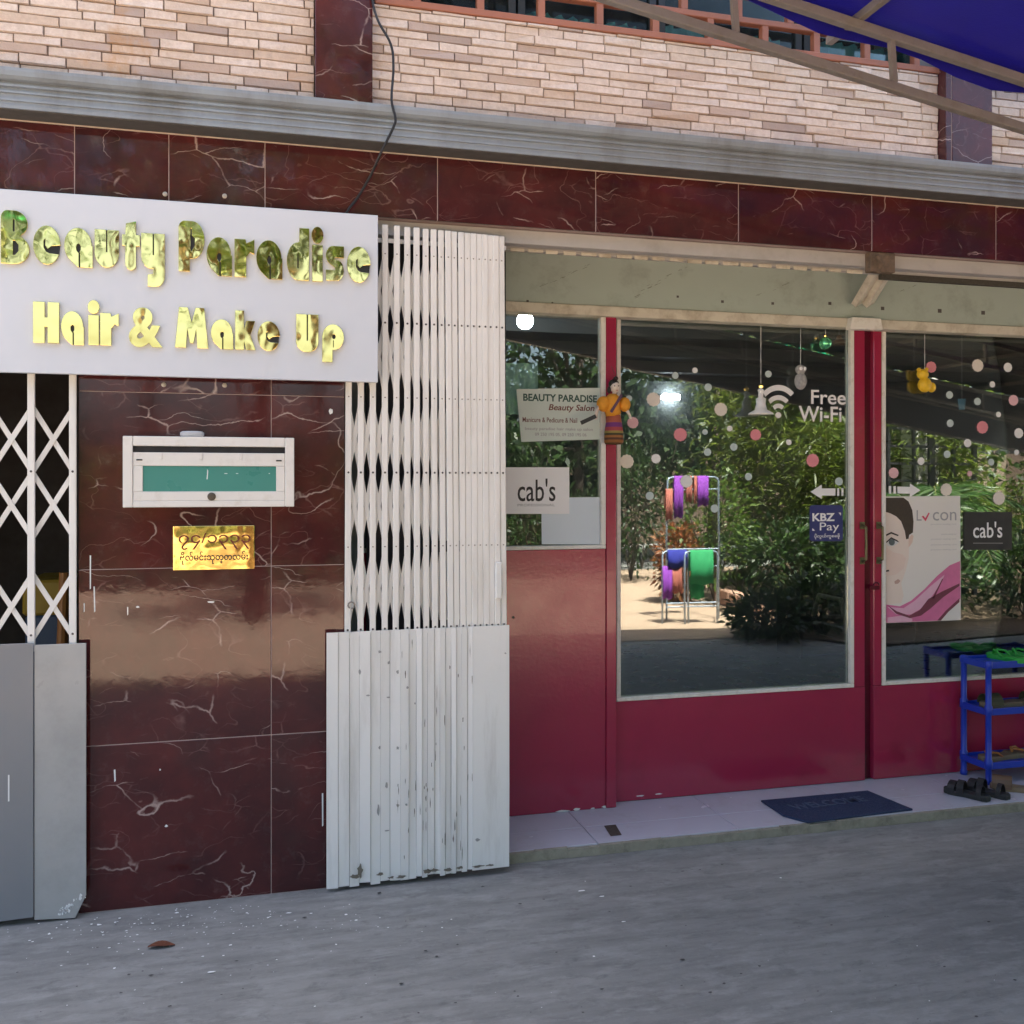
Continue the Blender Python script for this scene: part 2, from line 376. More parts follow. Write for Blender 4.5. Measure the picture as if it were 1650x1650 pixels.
# brick wall
zb0, zb1 = 2.84, Z(1156, 76, 0.05)
bw = MB().box(XL, XR, YB + 0.008, 0.30, 2.50, zb1).build('brick_wall', M_mortar, bld)
bricks = []
ch = 0.034
pil = [(X(508, 0), X(600, 0)), (X(1523, 0), X(1597, 0))]
def brick_meshes():
    out = []
    for k in range(4):
        r2 = random.Random(k); bm = MB()
        d = 0.0035
        vs = []
        for (y, e) in ((1.0, 0.0), (0.0, 1.0)):
            for (i, j) in ((0, 0), (1, 0), (1, 1), (0, 1)):
                xx = (d * 3 if i == 0 else 1 - d * 3) if y == 0.0 else i
                zz = (d * 22 if j == 0 else 1 - d * 22) if y == 0.0 else j
                vs.append((xx, y + (r2.uniform(-.28, .28) if y == 0 else 0), zz + (r2.uniform(-.05, .05) if y == 0 else 0)))
        bm.add(vs, [(4, 5, 6, 7), (0, 1, 5, 4), (1, 2, 6, 5), (2, 3, 7, 6), (3, 0, 4, 7)])
        me = bm.mesh('brick'); me.materials.append(M_brick); out.append(me)
    return out
BM = brick_meshes()
spans = [(XL, pil[0][0] - 0.001), (pil[0][1] + 0.001, pil[1][0] - 0.001), (pil[1][1] + 0.001, 5.2)]
for (sa, sb) in spans:
    z = zb0; row = 0
    while z < zb1 - 0.012:
        hh = min(ch * rng.uniform(0.88, 1.12), zb1 - z)
        x = sa - rng.uniform(0, 0.12)
        while x < sb:
            L = rng.uniform(0.10, 0.215)
            x0, x1 = max(x, sa), min(x + L, sb)
            if x1 - x0 > 0.012:
                bricks.append((x0 + 0.0012, x1 - 0.0012, z + 0.0011, z + hh - 0.0011, rng.uniform(0.006, 0.016)))
            x += L
        z += hh; row += 1
def proj(p):
    d = Vector(p) - Vector((0, -CD, CH)); t = d.x * ST + d.y * CT
    return UC + FPX * (d.x * CT - d.y * ST) / t, VH - FPX * d.z / t
def inframe(b):
    u0, v0 = proj((b[0], YB, b[3])); u1, v1 = proj((b[1], YB, b[2]))
    return u1 > 0 and u0 < 1650 and v1 > 0
vis = [b for b in bricks if inframe(b)]
vis.sort(key=lambda b: -((b[1] - b[0]) / (((b[0]) ** 2 + CD * CD))))
top300 = set(vis[:300])
mass = MB()
for i, b in enumerate(bricks):
    if b in top300:
        o = link('brick', BM[i % 4], bw)
        o.location = Vector((b[0], YB + 0.010 - b[4], b[2])) - ORG[bld.name]
        o.scale = (b[1] - b[0], b[4], b[3] - b[2])
    else:
        yy = YB + 0.010 - b[4]
        mass.add([(b[0], yy + b[4], b[2]), (b[1], yy + b[4], b[2]), (b[1], yy + b[4], b[3]), (b[0], yy + b[4], b[3]),
                  (b[0] + .002, yy, b[2] + .0015), (b[1] - .002, yy + rng.uniform(-.002, .002), b[2] + .0015), (b[1] - .002, yy, b[3] - .0015), (b[0] + .002, yy + rng.uniform(-.002, .002), b[3] - .0015)],
                 [(4, 5, 6, 7), (0, 1, 5, 4), (1, 2, 6, 5), (2, 3, 7, 6), (3, 0, 4, 7)])
props(mass.build('brick_mass', M_brick, bw), kind='stuff')
# pilasters
for k, (a, b) in enumerate(pil):
    pl = MB().box(a + 0.004, b - 0.004, -0.0048, 0.05, 2.80, 4.2).build('pilaster', M_grout, bld)
    j = a + (0.03 if k == 1 else 0.0)
    if k == 1:
        MB().box(a, j - 0.002, -0.006, 0.05, 2.80, 4.2).build('marble_slab', M_marble, pl, bevel=0.002)
    MB().box(j, b, -0.008, 0.05, 2.80, 4.2).build('marble_slab', M_marble, pl, bevel=0.002)
# cornice, one moulded profile
zc0, zc1 = Z(825, 246.7, -0.10), Z(825, 189.5, -0.10)
H = zc1 - zc0
prof = [(-0.100, 0), (-0.101, .09), (-0.092, .10), (-0.092, .19), (-0.097, .20), (-0.097, .26), (-0.086, .28), (-0.086, .40), (-0.093, .41), (-0.093, .46), (-0.080, .48), (-0.079, .56), (-0.090, .58), (-0.090, .635), (-0.074, .65), (-0.074, .72), (-0.092, .75), (-0.104, .81), (-0.107, .92), (-0.107, 1.0), (0.045, 1.0), (0.045, 0)]
cm = MB(); n = len(prof)
cm.add([(x, y, zc0 + H * f) for x in (XL, XR) for (y, f) in prof],
       [tuple(range(n - 1, -1, -1)), tuple(range(n, 2 * n))] + [(i, (i + 1) % n, (i + 1) % n + n, i + n) for i in range(n)])
cm.build('cornice', M_cornice, bld)
MB().box(XL, XR, -0.094, -0.0005, zc0 - 0.0035, zc0 - 0.0005).build('cornice_shade_strip', paint('cornice_shade_dark', (0.085, 0.08, 0.074), 0.9, 0.2, 6), bld)  # dark strip whose colour paints the shade under the cornice
# marble band over the shop front
zm1, zm0 = zc0 + 0.0005, Z(825, 364, 0.0)
bd = MB().box(XL, XR, 0.0012, 0.27, zm0 + 0.0015, zm1 - 0.001).build('marble_band', M_grout, bld)
js = [XL] + [X(u, 0.0) for u in (-190, -35, 120, 272, 427, 705, 960, 1190, 1405, 1605)]
while js[-1] < XR - 0.7: js.append(js[-1] + 0.60)
js.append(XR)
for a, b in zip(js[:-1], js[1:]):
    MB().box(a + 0.0012, b - 0.0012, 0.0, 0.0125, zm0, zm1 - 0.002).build('marble_slab', M_marble, bd, bevel=0.0015)
MB().box(XL, XR, -0.004, 0.0, zm1 - 0.0085, zm1 - 0.0045).build('band_trim', paint('cream_trim', (0.55, 0.45, 0.36), 0.6, 0.2, 20), bld)
# soffit with its lip and the hidden beam behind it
zf = Z(825, 392, 0.045)
MB().box(XL, XR, 0.045, 0.10, zf, zm0 - 0.0005).build('soffit', M_soffit, bld, bevel=0.002)
MB().box(XL, XR, 0.1005, 0.62, zm0 + 0.02, zm0 + 0.16).build('beam', M_soffit, bld)
# pale green boxed header over the doors
YP = 0.44
zp0, zp1 = Z(825, 486, YP), Z(825, 400, YP)
xd0 = 0.40
hp = MB().box(xd0, XR - 0.1, YP, YP + 0.10, zp0, zp1 + 0.03).build('header_panel', M_pale, bld, bevel=0.002)
for (u, v, w) in ((1245, 489, 5), (1337, 489, 6), (1164, 486, 5), (1422, 497, 7), (1514, 501, 8), (1584, 504, 8), (850, 485, 4), (890, 488, 3), (1092, 478, 4)):
    p = W(u, v, YP); s = w * 4.1 / FPX / 2
    MB().box(p.x - s, p.x + s, YP - 0.0012, YP - 0.0002, p.z - s * 0.9, p.z + s * 0.9).build('screw_hole', M_rivet, hp)
sf = MB()
for (u0, v0, u1, v1, n_) in ((870, 462, 948, 427, 22), (1020, 480, 1110, 425, 26), (1215, 478, 1290, 450, 12), (1452, 470, 1500, 440, 8)):
    for i in range(n_):
        f = rng.random(); p = W(u0 + (u1 - u0) * f + rng.gauss(0, 2), v0 + (v1 - v0) * f + rng.gauss(0, 1.6), YP); a_ = abs(rng.gauss(0, 1)) * .006 + .0015
        sf.prism([(p.x - a_, p.z - a_ * .5), (p.x + a_ * .9, p.z + a_ * .35), (p.x + a_, p.z + a_ * .6), (p.x - a_ * .8, p.z - a_ * .2)], YP - 0.0009, YP - 0.0002)
props(sf.build('scuff', plain('dull_scuff', (0.20, 0.21, 0.17), 0.9), hp), kind='stuff')
# dirty cream aluminium frame under it
zt1, zt0 = zp0 - 0.0005, Z(825, 502, 0.425)
MB().box(xd0, XR - 0.1, 0.425, 0.50, zt0, zt1).build('header_track', M_track, bld, bevel=0.004, seg=2)
# hanging rail of the folding gate: cream pieces with dark slots
ry = 0.115
rz = Z(825, 400.5, ry)
rail = MB().box(X(815, ry), XR - 0.2, ry, ry + 0.03, rz - 0.006, rz + 0.05).build('gate_rail', M_soffit, bld)
for k in range(30):
    u0 = 822 + k * 28.5
    if u0 > 1372: break
    xa, xb = X(u0, ry), X(u0 + 19 + rng.uniform(0, 6), ry)
    MB().box(xa, xb, ry - 0.007, ry - 0.0005, rz - 0.013 + rng.uniform(-.002, .002), rz + 0.001).build('rail_piece', M_track, rail, bevel=0.001)
MB().box(X(1420, ry), XR - 0.2, ry - 0.004, ry + 0.02, rz - 0.03, rz - 0.006).build('dark_slot', plain('rail_dark', (0.05, 0.045, 0.035), 0.8), rail)
# broken strut hanging from the beam
stp = MB()
a0, b0 = W(1421, 437, 0.21), W(1390, 489, 0.40)
for s in (-0.030, 0.030):
    stp.bar(a0 + Vector((s, 0, 0)), b0 + Vector((s, 0, 0)), 0.056, 0.03, up=(0, -1, 0.3))
stp.build('strut', M_track, bld, bevel=0.002)
cl = MB(); pc = W(1408, 428, 0.16)
cl.box(X(1399, .02), X(1439, .02), 0.004, 0.0445, Z(1408, 439, .02), zm0 - .001); cl.tube([W(1413, 440, .015), W(1420, 424, .0), W(1412, 412, .002)], .012, 8)
cl.build('strut_clamp', paint('rusty_clamp', (0.16, 0.11, 0.07), 0.8, 0.3, 20, (0.05, 0.04, 0.03), 0.6, 18, 0.5, 60), bld, bevel=0.012, seg=2)
cl = MB(); a, b = W(1363, 532, 0.42), W(1416, 515, 0.42)
cl.prism([(a.x, a.z), (b.x, a.z + .003), (b.x - 0.012, b.z), (a.x + 0.012, b.z)], 0.385, 0.425)
cl.build('track_stop', M_bead, bld, bevel=0.004, seg=2)

# marble pillar
pxl, pxr, pj = X(126, 0), X(556, 0), X(437, 0)
pr = MB().box(pxl + 0.004, pxr - 0.004, 0.0012, 0.45, 0, zf - 0.001).build('pillar', M_grout, bld)
zj = [0.0, Z(437, 1184, 0), Z(437, 912, 0), Z(437, 637, 0), zm0 - 0.0015]
for a, b in zip(zj[:-1], zj[1:]):
    for (xa, xb) in ((pxl, pj), (pj, pxr)):
        MB().box(xa + 0.001, xb - 0.001, 0.0, 0.0125, a + 0.001, b - 0.001).build('marble_slab', M_marble, pr, bevel=0.0015)
MB().box(pxr - 0.0125, pxr, 0.0135, 0.45, 0.001, zf - 0.0015).build('marble_side', M_marble, pr)
MB().box(pxl, pxl + 0.0125, 0.0135, 0.45, 0.001, zf - 0.0015).build('marble_side', M_marble, pr)
# paint drips and screw heads on the cladding
drip = MB()
for (u, v0, v1, w) in ((146, 895, 948, 2.4), (152, 945, 985, 2.4), (136, 972, 985, 2), (206, 978, 990, 2), (185, 1240, 1258, 3), (520, 1278, 1330, 3)):
    a, b = W(u, v0, 0), W(u + rng.uniform(-1, 1), v1, 0); s = w * 3.4 / FPX / 2
    drip.prism([(a.x - s, a.z), (a.x + s * .6, a.z), (b.x + s, b.z), (b.x - s * .4, b.z - .004)], -0.0012, -0.0001)
for (u, v, w, h) in ((533, 663, 7, 9), (340, 970, 12, 3.5), (222, 978, 6, 3), (258, 1240, 3, 3), (268, 1331, 5, 4)):
    p = W(u, v, 0); s = w * 3.5 / FPX / 2; q = h * 3.5 / FPX / 2
    drip.prism([(p.x + s * math.cos(t) * rng.uniform(.7, 1.1), p.z + q * math.sin(t) * rng.uniform(.7, 1.2)) for t in [k * math.pi / 5 for k in range(10)]], -0.0012, -0.0001)
drip.build('paint_drip', M_chip, pr)
M_gatescrew = paint('steel_screw', (0.45, 0.40, 0.34), 0.4, 0.2, 60, metal=0.4)
for (u, v) in ((264, 620), (362, 621)):
    p = W(u, v, 0)
    knob('screw', p, [(0.0085, 0), (0.0085, 0.003), (0.004, 0.005)], M_gatescrew, pr)
for (u, v) in ((266, 313), (362, 316)):
    p = W(u, v, 0)
    knob('screw', p, [(0.0085, 0), (0.0085, 0.003), (0.004, 0.005)], M_gatescrew, bd)

# upper windows: terracotta grille in a brick pattern, dark glass and teal curtains
YW = 0.05
gz = zb1
wx0, wx1 = X(604, YW), X(1519, YW)
wg = MB().box(wx0, wx1, YW - 0.012, YW + 0.03, gz + 0.0005, gz + 0.028).build('window_grille', M_terr, bld, bevel=0.003)
zr2 = Z(1232, 38, YW)
MB().box(wx0, wx1, YW - 0.010, YW + 0.026, zr2 - 0.013, zr2 + 0.013).build('grille_bar', M_terr, wg, bevel=0.003)
MB().box(wx0, wx1, YW - 0.010, YW + 0.026, zr2 + 0.10, zr2 + 0.126).build('grille_bar', M_terr, wg, bevel=0.003)
for u in (672, 774, 872, 966, 1056, 1144, 1232, 1315, 1396, 1476, 1517):
    x = X(u, YW); MB().box(x - 0.014, x + 0.014, YW - 0.008, YW + 0.024, gz + 0.0285, zr2 - 0.0135).build('grille_bar', M_terr, wg)
for u in (720, 822, 920, 1012, 1102, 1190, 1273, 1356, 1436):
    x = X(u, YW); MB().box(x - 0.014, x + 0.014, YW - 0.008, YW + 0.024, zr2 + 0.0135, zr2 + 0.0995).build('grille_bar', M_terr, wg)
M_wg = mat_glass('upper_window_glass', (0.72, 0.78, 0.78), 0.0)
k = 0
for (ua, ub) in ((604, 830), (834, 1056), (1060, 1290), (1294, 1517)):
    xa, xb = X(ua, 0.2), X(ub, 0.2)
    wf = MB(); fw = 0.03
    wf.box(xa, xa + fw, 0.19, 0.23, gz + 0.03, 4.2).box(xb - fw, xb, 0.19, 0.23, gz + 0.03, 4.2).box(xa + fw, xb - fw, 0.19, 0.23, gz + 0.001, gz + 0.04)
    wi = wf.build('window', plain('dark_window_frame', (0.03, 0.035, 0.035), 0.5), bld)
    MB().box(xa + fw, xb - fw, 0.205, 0.209, gz + 0.04, 4.2).build('pane', M_wg, wi)
    cu = MB(); nn = 40
    pts = [(xa + 0.05 + (xb - xa - 0.1) * i / nn, 0.30 + 0.018 * math.sin(i * 1.35) + 0.006 * math.sin(i * 2.9)) for i in range(nn + 1)]
    cu.add([(x, y, z) for z in (gz - 0.05, gz + 0.15 + 0.02 * k) for (x, y) in pts], [(i, i + 1, i + nn + 2, i + nn + 1) for i in range(nn)])
    cu.build('curtain', mat_cloth('teal_curtain', (0.20, 0.58, 0.54), 0.15) if k == 0 else bpy.data.materials['teal_curtain'], wi, smooth=True)
    k += 1
MB().box(XL, wx0, 0.30, 0.5, gz, 4.25).box(wx1, XR, 0.10, 0.5, gz, 4.25).box(XL, wx0, 0.10, 0.3, gz + 0.001, 4.25).build('upper_side_wall', M_soffit, bld)
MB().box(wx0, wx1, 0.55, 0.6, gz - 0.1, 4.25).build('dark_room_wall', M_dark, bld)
MB().box(XL, XR, 0.02, 6.0, 4.25, BH).build('upper_wall', paint('cream_render', (0.52, 0.47, 0.40), 0.8, 0.1, 2, (0.3, 0.27, 0.22), 0.3), bld)
MB().box(XL, XR, 0.28, 6.0, zm0 + 0.165, zb1 - 0.02).build('floor_slab', M_soffit, bld)
MB().box(XL, XL + 0.1, 0.0, 6, 0, zm0).box(XR - 0.1, XR, 0.0, 6, 0, zm0).box(XL, XR, 5.9, 6, 0, 4.25).build('side_wall', M_soffit, bld)

# ------------------------------------------------------------------ rooms behind
M_room = paint('grey_room_wall', (0.16, 0.175, 0.18), 0.7, 0.1, 2)
M_ceil = paint('grey_room_ceiling', (0.20, 0.21, 0.215), 0.7, 0.1, 2)
props(MB().box(0.42, XR - 0.12, 0.56, 5.88, 0.0, 0.038).build('interior_floor', paint('dark_room_floor', (0.10, 0.10, 0.10), 0.3, 0.1, 3)), kind='structure')
ic = MB().box(0.42, XR - 0.12, 0.62, 5.88, 2.56, 2.60)
for y in (1.3, 2.2, 3.1, 4.0, 4.9): ic.box(0.42, XR - 0.12, y, y + 0.10, 2.47, 2.56)
props(ic.build('interior_ceiling', M_ceil), kind='structure')
props(MB().box(0.42, XR - 0.12, 4.6, 4.7, 0.04, 2.46).build('interior_wall', M_room), kind='structure')
props(MB().box(0.31, 0.41, 0.46, 5.88, 0.0, 2.49).build('partition_wall', M_room), kind='structure')
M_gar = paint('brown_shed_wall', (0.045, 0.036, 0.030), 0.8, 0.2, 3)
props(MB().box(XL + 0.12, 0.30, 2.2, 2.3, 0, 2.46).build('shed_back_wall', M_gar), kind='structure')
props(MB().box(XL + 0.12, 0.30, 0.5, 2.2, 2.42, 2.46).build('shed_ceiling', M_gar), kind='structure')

# ------------------------------------------------------------------ doorstep
YS = 0.05; ZS = 0.041
st = MB().box(xd0 - 0.3, XR - 0.12, YS, 0.555, 0.0, ZS - 0.008).build('doorstep', M_kerb)
props(st, kind='structure')
edge = MB(); nx = 60
xs = [xd0 - 0.3 + (XR - 0.4 - xd0) * i / nx for i in range(nx + 1)]
for a, b in zip(xs[:-1], xs[1:]):
    w0 = rng.uniform(-.004, .003)
    edge.box(a, b, YS - 0.004 + w0 * 0.4, YS + 0.016, 0.001, ZS - 0.002 + w0)
edge.build('step_edge', M_kerb, st)
tx = [G(966, 1361, ZS).x + 0.633 * k for k in range(-2, 9)]
ty = [YS + 0.017, G(1000, 1327, ZS).y, 0.545]
for a, b in zip(tx[:-1], tx[1:]):
    for c, d in zip(ty[:-1], ty[1:]):
        MB().box(max(a, xd0) + 0.0014, b - 0.0014, c + 0.0014, d - 0.0014, ZS - 0.0075, ZS).build('floor_tile', M_tilefl, st, bevel=0.001)
ms = MB(); p = G(985, 1338, ZS)
q = [G(973, 1331, ZS), G(992, 1329, ZS), G(1002, 1346, ZS), G(984, 1348, ZS)]
ms.add([(c.x, c.y, ZS + 0.0015) for c in q], [(0, 3, 2, 1)])
ms.build('dirt_patch', plain('dark_dirt', (0.07, 0.055, 0.045), 0.8), st)

# ------------------------------------------------------------------ lettering
def font_geo(body, bold=0.0, shear=0.0, ext=0.02, res=3):
    c = bpy.data.curves.new('lettering', 'FONT'); c.body = body; c.offset = bold; c.shear = shear; c.extrude = ext; c.resolution_u = res
    return curve_geo(c)
def curve_geo(c):
    o = bpy.data.objects.new('lettering_tmp', c); COL.objects.link(o)
    bpy.context.view_layer.update()
    me = bpy.data.meshes.new_from_object(o.evaluated_get(bpy.context.evaluated_depsgraph_get()))
    v = np.zeros(len(me.vertices) * 3); me.vertices.foreach_get('co', v); v = v.reshape(-1, 3)
    f = [tuple(p.vertices) for p in me.polygons]
    bpy.data.objects.remove(o); bpy.data.meshes.remove(me); bpy.data.curves.remove(c)
    return v, f
def fit(geo, x0, x1, z0, z1, y, depth):
    """scale flat lettering to the box x0..x1, z0..z1; its back lies on plane y, its front stands out towards -y"""
    v, f = geo; v = v.copy(); lo, hi = v.min(0), v.max(0)
    s = hi - lo; s[s < 1e-9] = 1
    n = (v - lo) / s
    w = np.empty_like(v); w[:, 0] = x0 + n[:, 0] * (x1 - x0); w[:, 2] = z0 + n[:, 1] * (z1 - z0); w[:, 1] = y - n[:, 2] * depth
    return [tuple(p) for p in w], f
def label_text(name, body, box, y, m, parent, depth=0.0006, bold=0.0, shear=0.0):
    u0, v0, u1, v1 = box
    a, b = W(u0, v1, y), W((u0), v0, y)
    vs, fs = fit(font_geo(body, bold, shear), a.x, X(u1, y), a.z, b.z, y, depth)
    return MB().add(vs, fs).build(name, m, parent)
def flat(name, pts, y, m, parent, th=0.0006):
    """printed or cut shape: pixel outline on the plane y, with thickness"""
    return MB().prism([(W(u, v, y).x, W(u, v, y).z) for u, v in pts], y - th, y).build(name, m, parent)
def rect(u0, v0, u1, v1): return [(u0, v0), (u1, v0), (u1, v1), (u0, v1)]

def arc(cx, cy, rx, ry, a0, a1, n=14):
    return [(cx + rx * math.cos(R(a0 + (a1 - a0) * i / n)), cy + ry * math.sin(R(a0 + (a1 - a0) * i / n))) for i in range(n + 1)]
def glyph(ch):
    """fat rounded letter with slit counters: list of closed outlines"""
    if ch == 'B':
        return [[(0, 0)] + arc(.28, .27, .32, .27, -90, 70) + arc(.28, .76, .28, .24, -40, 88) + arc(.14, .86, .14, .14, 92, 180, 6),
                [(.25, .60), (.30, .60), (.30, .84), (.25, .84)], [(.25, .16), (.25, .44), (.30, .44), (.38, .36), (.38, .24), (.30, .16)]]
    if ch == 'P':
        return [[(0, 0), (.25, 0), (.25, .26), (.32, .26)] + arc(.32, .63, .28, .37, -90, 90) + arc(.14, .86, .14, .14, 90, 180),
                [(.27, .40), (.31, .40), (.38, .52), (.38, .66), (.31, .72), (.31, .86), (.27, .86)]]
    if ch == 'e':
        return [arc(.28, .37, .28, .37, 2, 332, 26) + [(.33, .21), (.26, .24), (.21, .32), (.21, .46), (.26, .50), (.25, .36), (.30, .30), (.38, .36)]]
    if ch == 'a':
        return [arc(.28, .40, .28, .34, 0, 238, 20) + [(.27, 0.0)] + [(.29, .0), (.29, .26)] + arc(.29, .36, .055, .09, 250, -60, 8) + [(.33, .26), (.33, 0), (.58, 0), (.58, .40)]]
    if ch in 'uU':
        t = .74 if ch == 'u' else 1.0
        return [[(0, t), (0, .28)] + arc(.29, .28, .29, .28, 180, 360) + [(.58, t), (.31, t), (.31, .30), (.27, .30), (.27, t)]]
    if ch == 't':
        return [[(.08, .14)] + arc(.22, .14, .14, .14, 180, 330, 6) + [(.34, .5), (.44, .5), (.44, .72), (.34, .72), (.34, 1.0), (.10, .95), (.08, .72), (0, .72), (0, .5), (.08, .5)]]
    if ch == 'y':
        return [[(0, .74), (0, .26)] + arc(.24, .26, .24, .26, 180, 275, 8) + [(.30, 0), (.30, -.12), (.16, -.14), (.16, -.38), (.36, -.38)] + arc(.38, -.14, .20, .24, -90, 0, 6) + [(.58, .74), (.32, .74), (.32, .28), (.28, .28), (.28, .74)]]
    if ch == 'r':
        return [[(0, 0), (.27, 0), (.27, .40), (.36, .50), (.46, .46), (.46, .74), (.27, .66), (.25, .74), (0, .74)]]
    if ch == 'd':
        return [arc(.28, .36, .28, .36, 90, 270, 16) + [(.56, 0), (.56, 1.0), (.32, 1.0), (.32, .74)], [(.26, .22), (.30, .22), (.30, .54), (.26, .50)]]
    if ch == 'i':
        return [[(0, 0), (.26, 0), (.26, .66), (0, .66)], arc(.13, .85, .145, .15, 0, 340, 16)]
    if ch == 's':
        return [[(0, 0), (.30, 0)] + arc(.28, .22, .18, .22, -90, 80, 8) + [(.22, .44), (.22, .50), (.46, .50), (.46, .74), (.18, .74)] + arc(.18, .54, .18, .20, 90, 250, 8) + [(.24, .28), (.24, .22), (0, .22)]]
    if ch == 'H':
        return [[(0, 0), (.27, 0), (.27, .40), (.35, .40), (.35, 0), (.62, 0), (.62, 1), (.35, 1), (.35, .62), (.27, .62), (.27, 1), (0, 1)]]
    if ch == 'M':
        return [[(0, 0), (.10, 1), (.30, 1), (.40, .62), (.50, 1), (.70, 1), (.80, 0), (.54, 0), (.51, .50), (.44, .12), (.36, .12), (.29, .50), (.26, 0)]]
    if ch == 'k':
        return [[(0, 0), (.26, 0), (.26, .24), (.34, 0), (.62, 0), (.46, .38), (.60, .74), (.34, .74), (.26, .48), (.26, 1), (0, 1)]]
    if ch == 'p':
        return [[(0, -.36), (.26, -.36), (.26, 0)] + arc(.28, .36, .28, .37, -85, 175, 22), arc(.30, .38, .05, .08, 0, 340, 10), [(.275, .06), (.30, .06), (.30, .27), (.275, .27)]]
def glyph_geo(ch):
    if ch == '&': return font_geo('&', 0.035, 0, 0.05, 4)
    c = bpy.data.curves.new('letter', 'CURVE'); c.dimensions = '2D'; c.fill_mode = 'BOTH'; c.extrude = 0.04; c.bevel_depth = 0.006; c.bevel_resolution = 1
    for pts in glyph(ch):
        s = c.splines.new('POLY'); s.points.add(len(pts) - 1); s.use_cyclic_u = True
        for q, (x, y) in zip(s.points, pts): q.co = (x, y, 0, 1)
    return curve_geo(c)

# ------------------------------------------------------------------ salon sign
YSG = -0.075
p00, p11 = W(0, 600, YSG), W(609, 347, YSG)
sgx0, sgx1 = W(-24, 600, YSG).x, X(609, YSG)
sz0, sz1 = Z(609, 616, YSG), Z(609, 347, YSG)
sg = thing('salon_sign', ((sgx0 + sgx1) / 2, YSG, sz0), 'white board sign reading Beauty Paradise Hair & Make Up in gold mirror letters', 'sign')
MB().box(sgx0, sgx1, YSG, YSG + 0.022, sz0, sz1).build('board', M_board, sg, bevel=0.0015)
MB().box(sgx0 + 0.1, sgx0 + 0.13, YSG + 0.0225, -0.001, sz0 + 0.1, sz0 + 0.13).box(sgx1 - 0.30, sgx1 - 0.27, YSG + 0.0225, -0.001, sz0 + 0.1, sz0 + 0.13).build('bracket', M_alu, sg)
row1 = [('B', 2, 48, 340, 426), ('e', 54, 98, 364, 427), ('a', 104, 150, 368, 431), ('u', 153, 192, 371, 432), ('t', 197, 226, 357, 436), ('y', 228, 266, 377, 462),
        ('P', 288, 330, 357, 438), ('a', 333, 374, 383, 445), ('r', 378, 410, 386, 447), ('a', 413, 455, 388, 450), ('d', 462, 498, 368, 452), ('i', 502, 521, 366, 454), ('s', 525, 554, 397, 453), ('e', 559, 597, 398, 456)]
row2 = [('H', 54, 96, 487, 553), ('a', 99, 136, 502, 556), ('i', 142, 161, 484, 556), ('r', 162, 192, 505, 557), ('&', 208, 262, 496, 560), ('M', 282, 336, 496, 561), ('a', 340, 376, 515, 563),
        ('k', 379, 412, 501, 564), ('e', 415, 451, 518, 566), ('U', 477, 513, 507, 568), ('p', 519, 554, 523, 584)]
GG = {}
SLITA = [(.27, -.0), (.35, -.0), (.35, .27)] + arc(.29, .36, .075, .11, -40, 220, 8)
INLAY = {'B': [[(.245, .60), (.305, .60), (.305, .84), (.245, .84)], [(.245, .16), (.245, .44), (.31, .44), (.39, .36), (.39, .24), (.31, .16)]], 'P': [[(.265, .40), (.315, .40), (.39, .52), (.39, .66), (.315, .72), (.315, .86), (.265, .86)]],
         'e': [[(.53, .20), (.33, .20), (.25, .23), (.20, .32), (.20, .47), (.27, .51), (.26, .36), (.30, .31), (.38, .37), (.55, .38)]], 'a': [SLITA], 'u': [[(.265, .29), (.315, .29), (.315, .74), (.265, .74)]], 'U': [[(.265, .29), (.315, .29), (.315, 1.0), (.265, 1.0)]],
         'y': [[(.275, .27), (.325, .27), (.325, .74), (.275, .74)]], 'd': [[(.255, .21), (.305, .21), (.305, .55), (.255, .51)]], 'p': [arc(.30, .38, .06, .09, 0, 340, 10), [(.27, .05), (.305, .05), (.305, .28), (.27, .28)]]}
M_goldedge = paint('dark_gold_edge', (0.20, 0.13, 0.03), 0.35, 0.1, metal=0.8)
for (chh, u0, u1, v0, v1) in row1 + row2:
    if chh not in GG: GG[chh] = glyph_geo(chh)
    yl = YSG - 0.004
    zb = (Z((u0 + u1) / 2, v1, yl)); zt = Z((u0 + u1) / 2, v0, yl)
    vs, fs = fit(GG[chh], X(u0, yl), X(u1, yl), zb, zt, YSG - 0.0004, 0.009)
    o = MB().add(vs, fs).build('letter', M_gold, sg)
    cx = (X(u0, yl) + X(u1, yl)) / 2; cz = (zb + zt) / 2
    for q_ in INLAY.get(chh, []):
        gv = GG[chh][0]; lo_, hi_ = gv.min(0), gv.max(0)
        mp = [(X(u0, yl) + (a_ - lo_[0]) / (hi_[0] - lo_[0]) * (X(u1, yl) - X(u0, yl)), zb + (b_ - lo_[1]) / (hi_[1] - lo_[1]) * (zt - zb)) for a_, b_ in q_]
        MB().prism(mp, YSG - 0.0075, YSG - 0.0005).build('slit_inlay', M_black, o)
    # each acrylic letter is stuck on a little out of true
    piv = Matrix.Translation(Vector((cx, YSG, cz)) - ORG[sg.name])
    o.data.transform(piv @ Matrix.Rotation(R(rng.uniform(0.2, 1.2)), 4, 'X') @ Matrix.Rotation(R(rng.uniform(-1.2, 1.2)), 4, 'Z') @ piv.inverted())
    o.data.transform(Matrix.Translation((0, -0.0022, 0)))

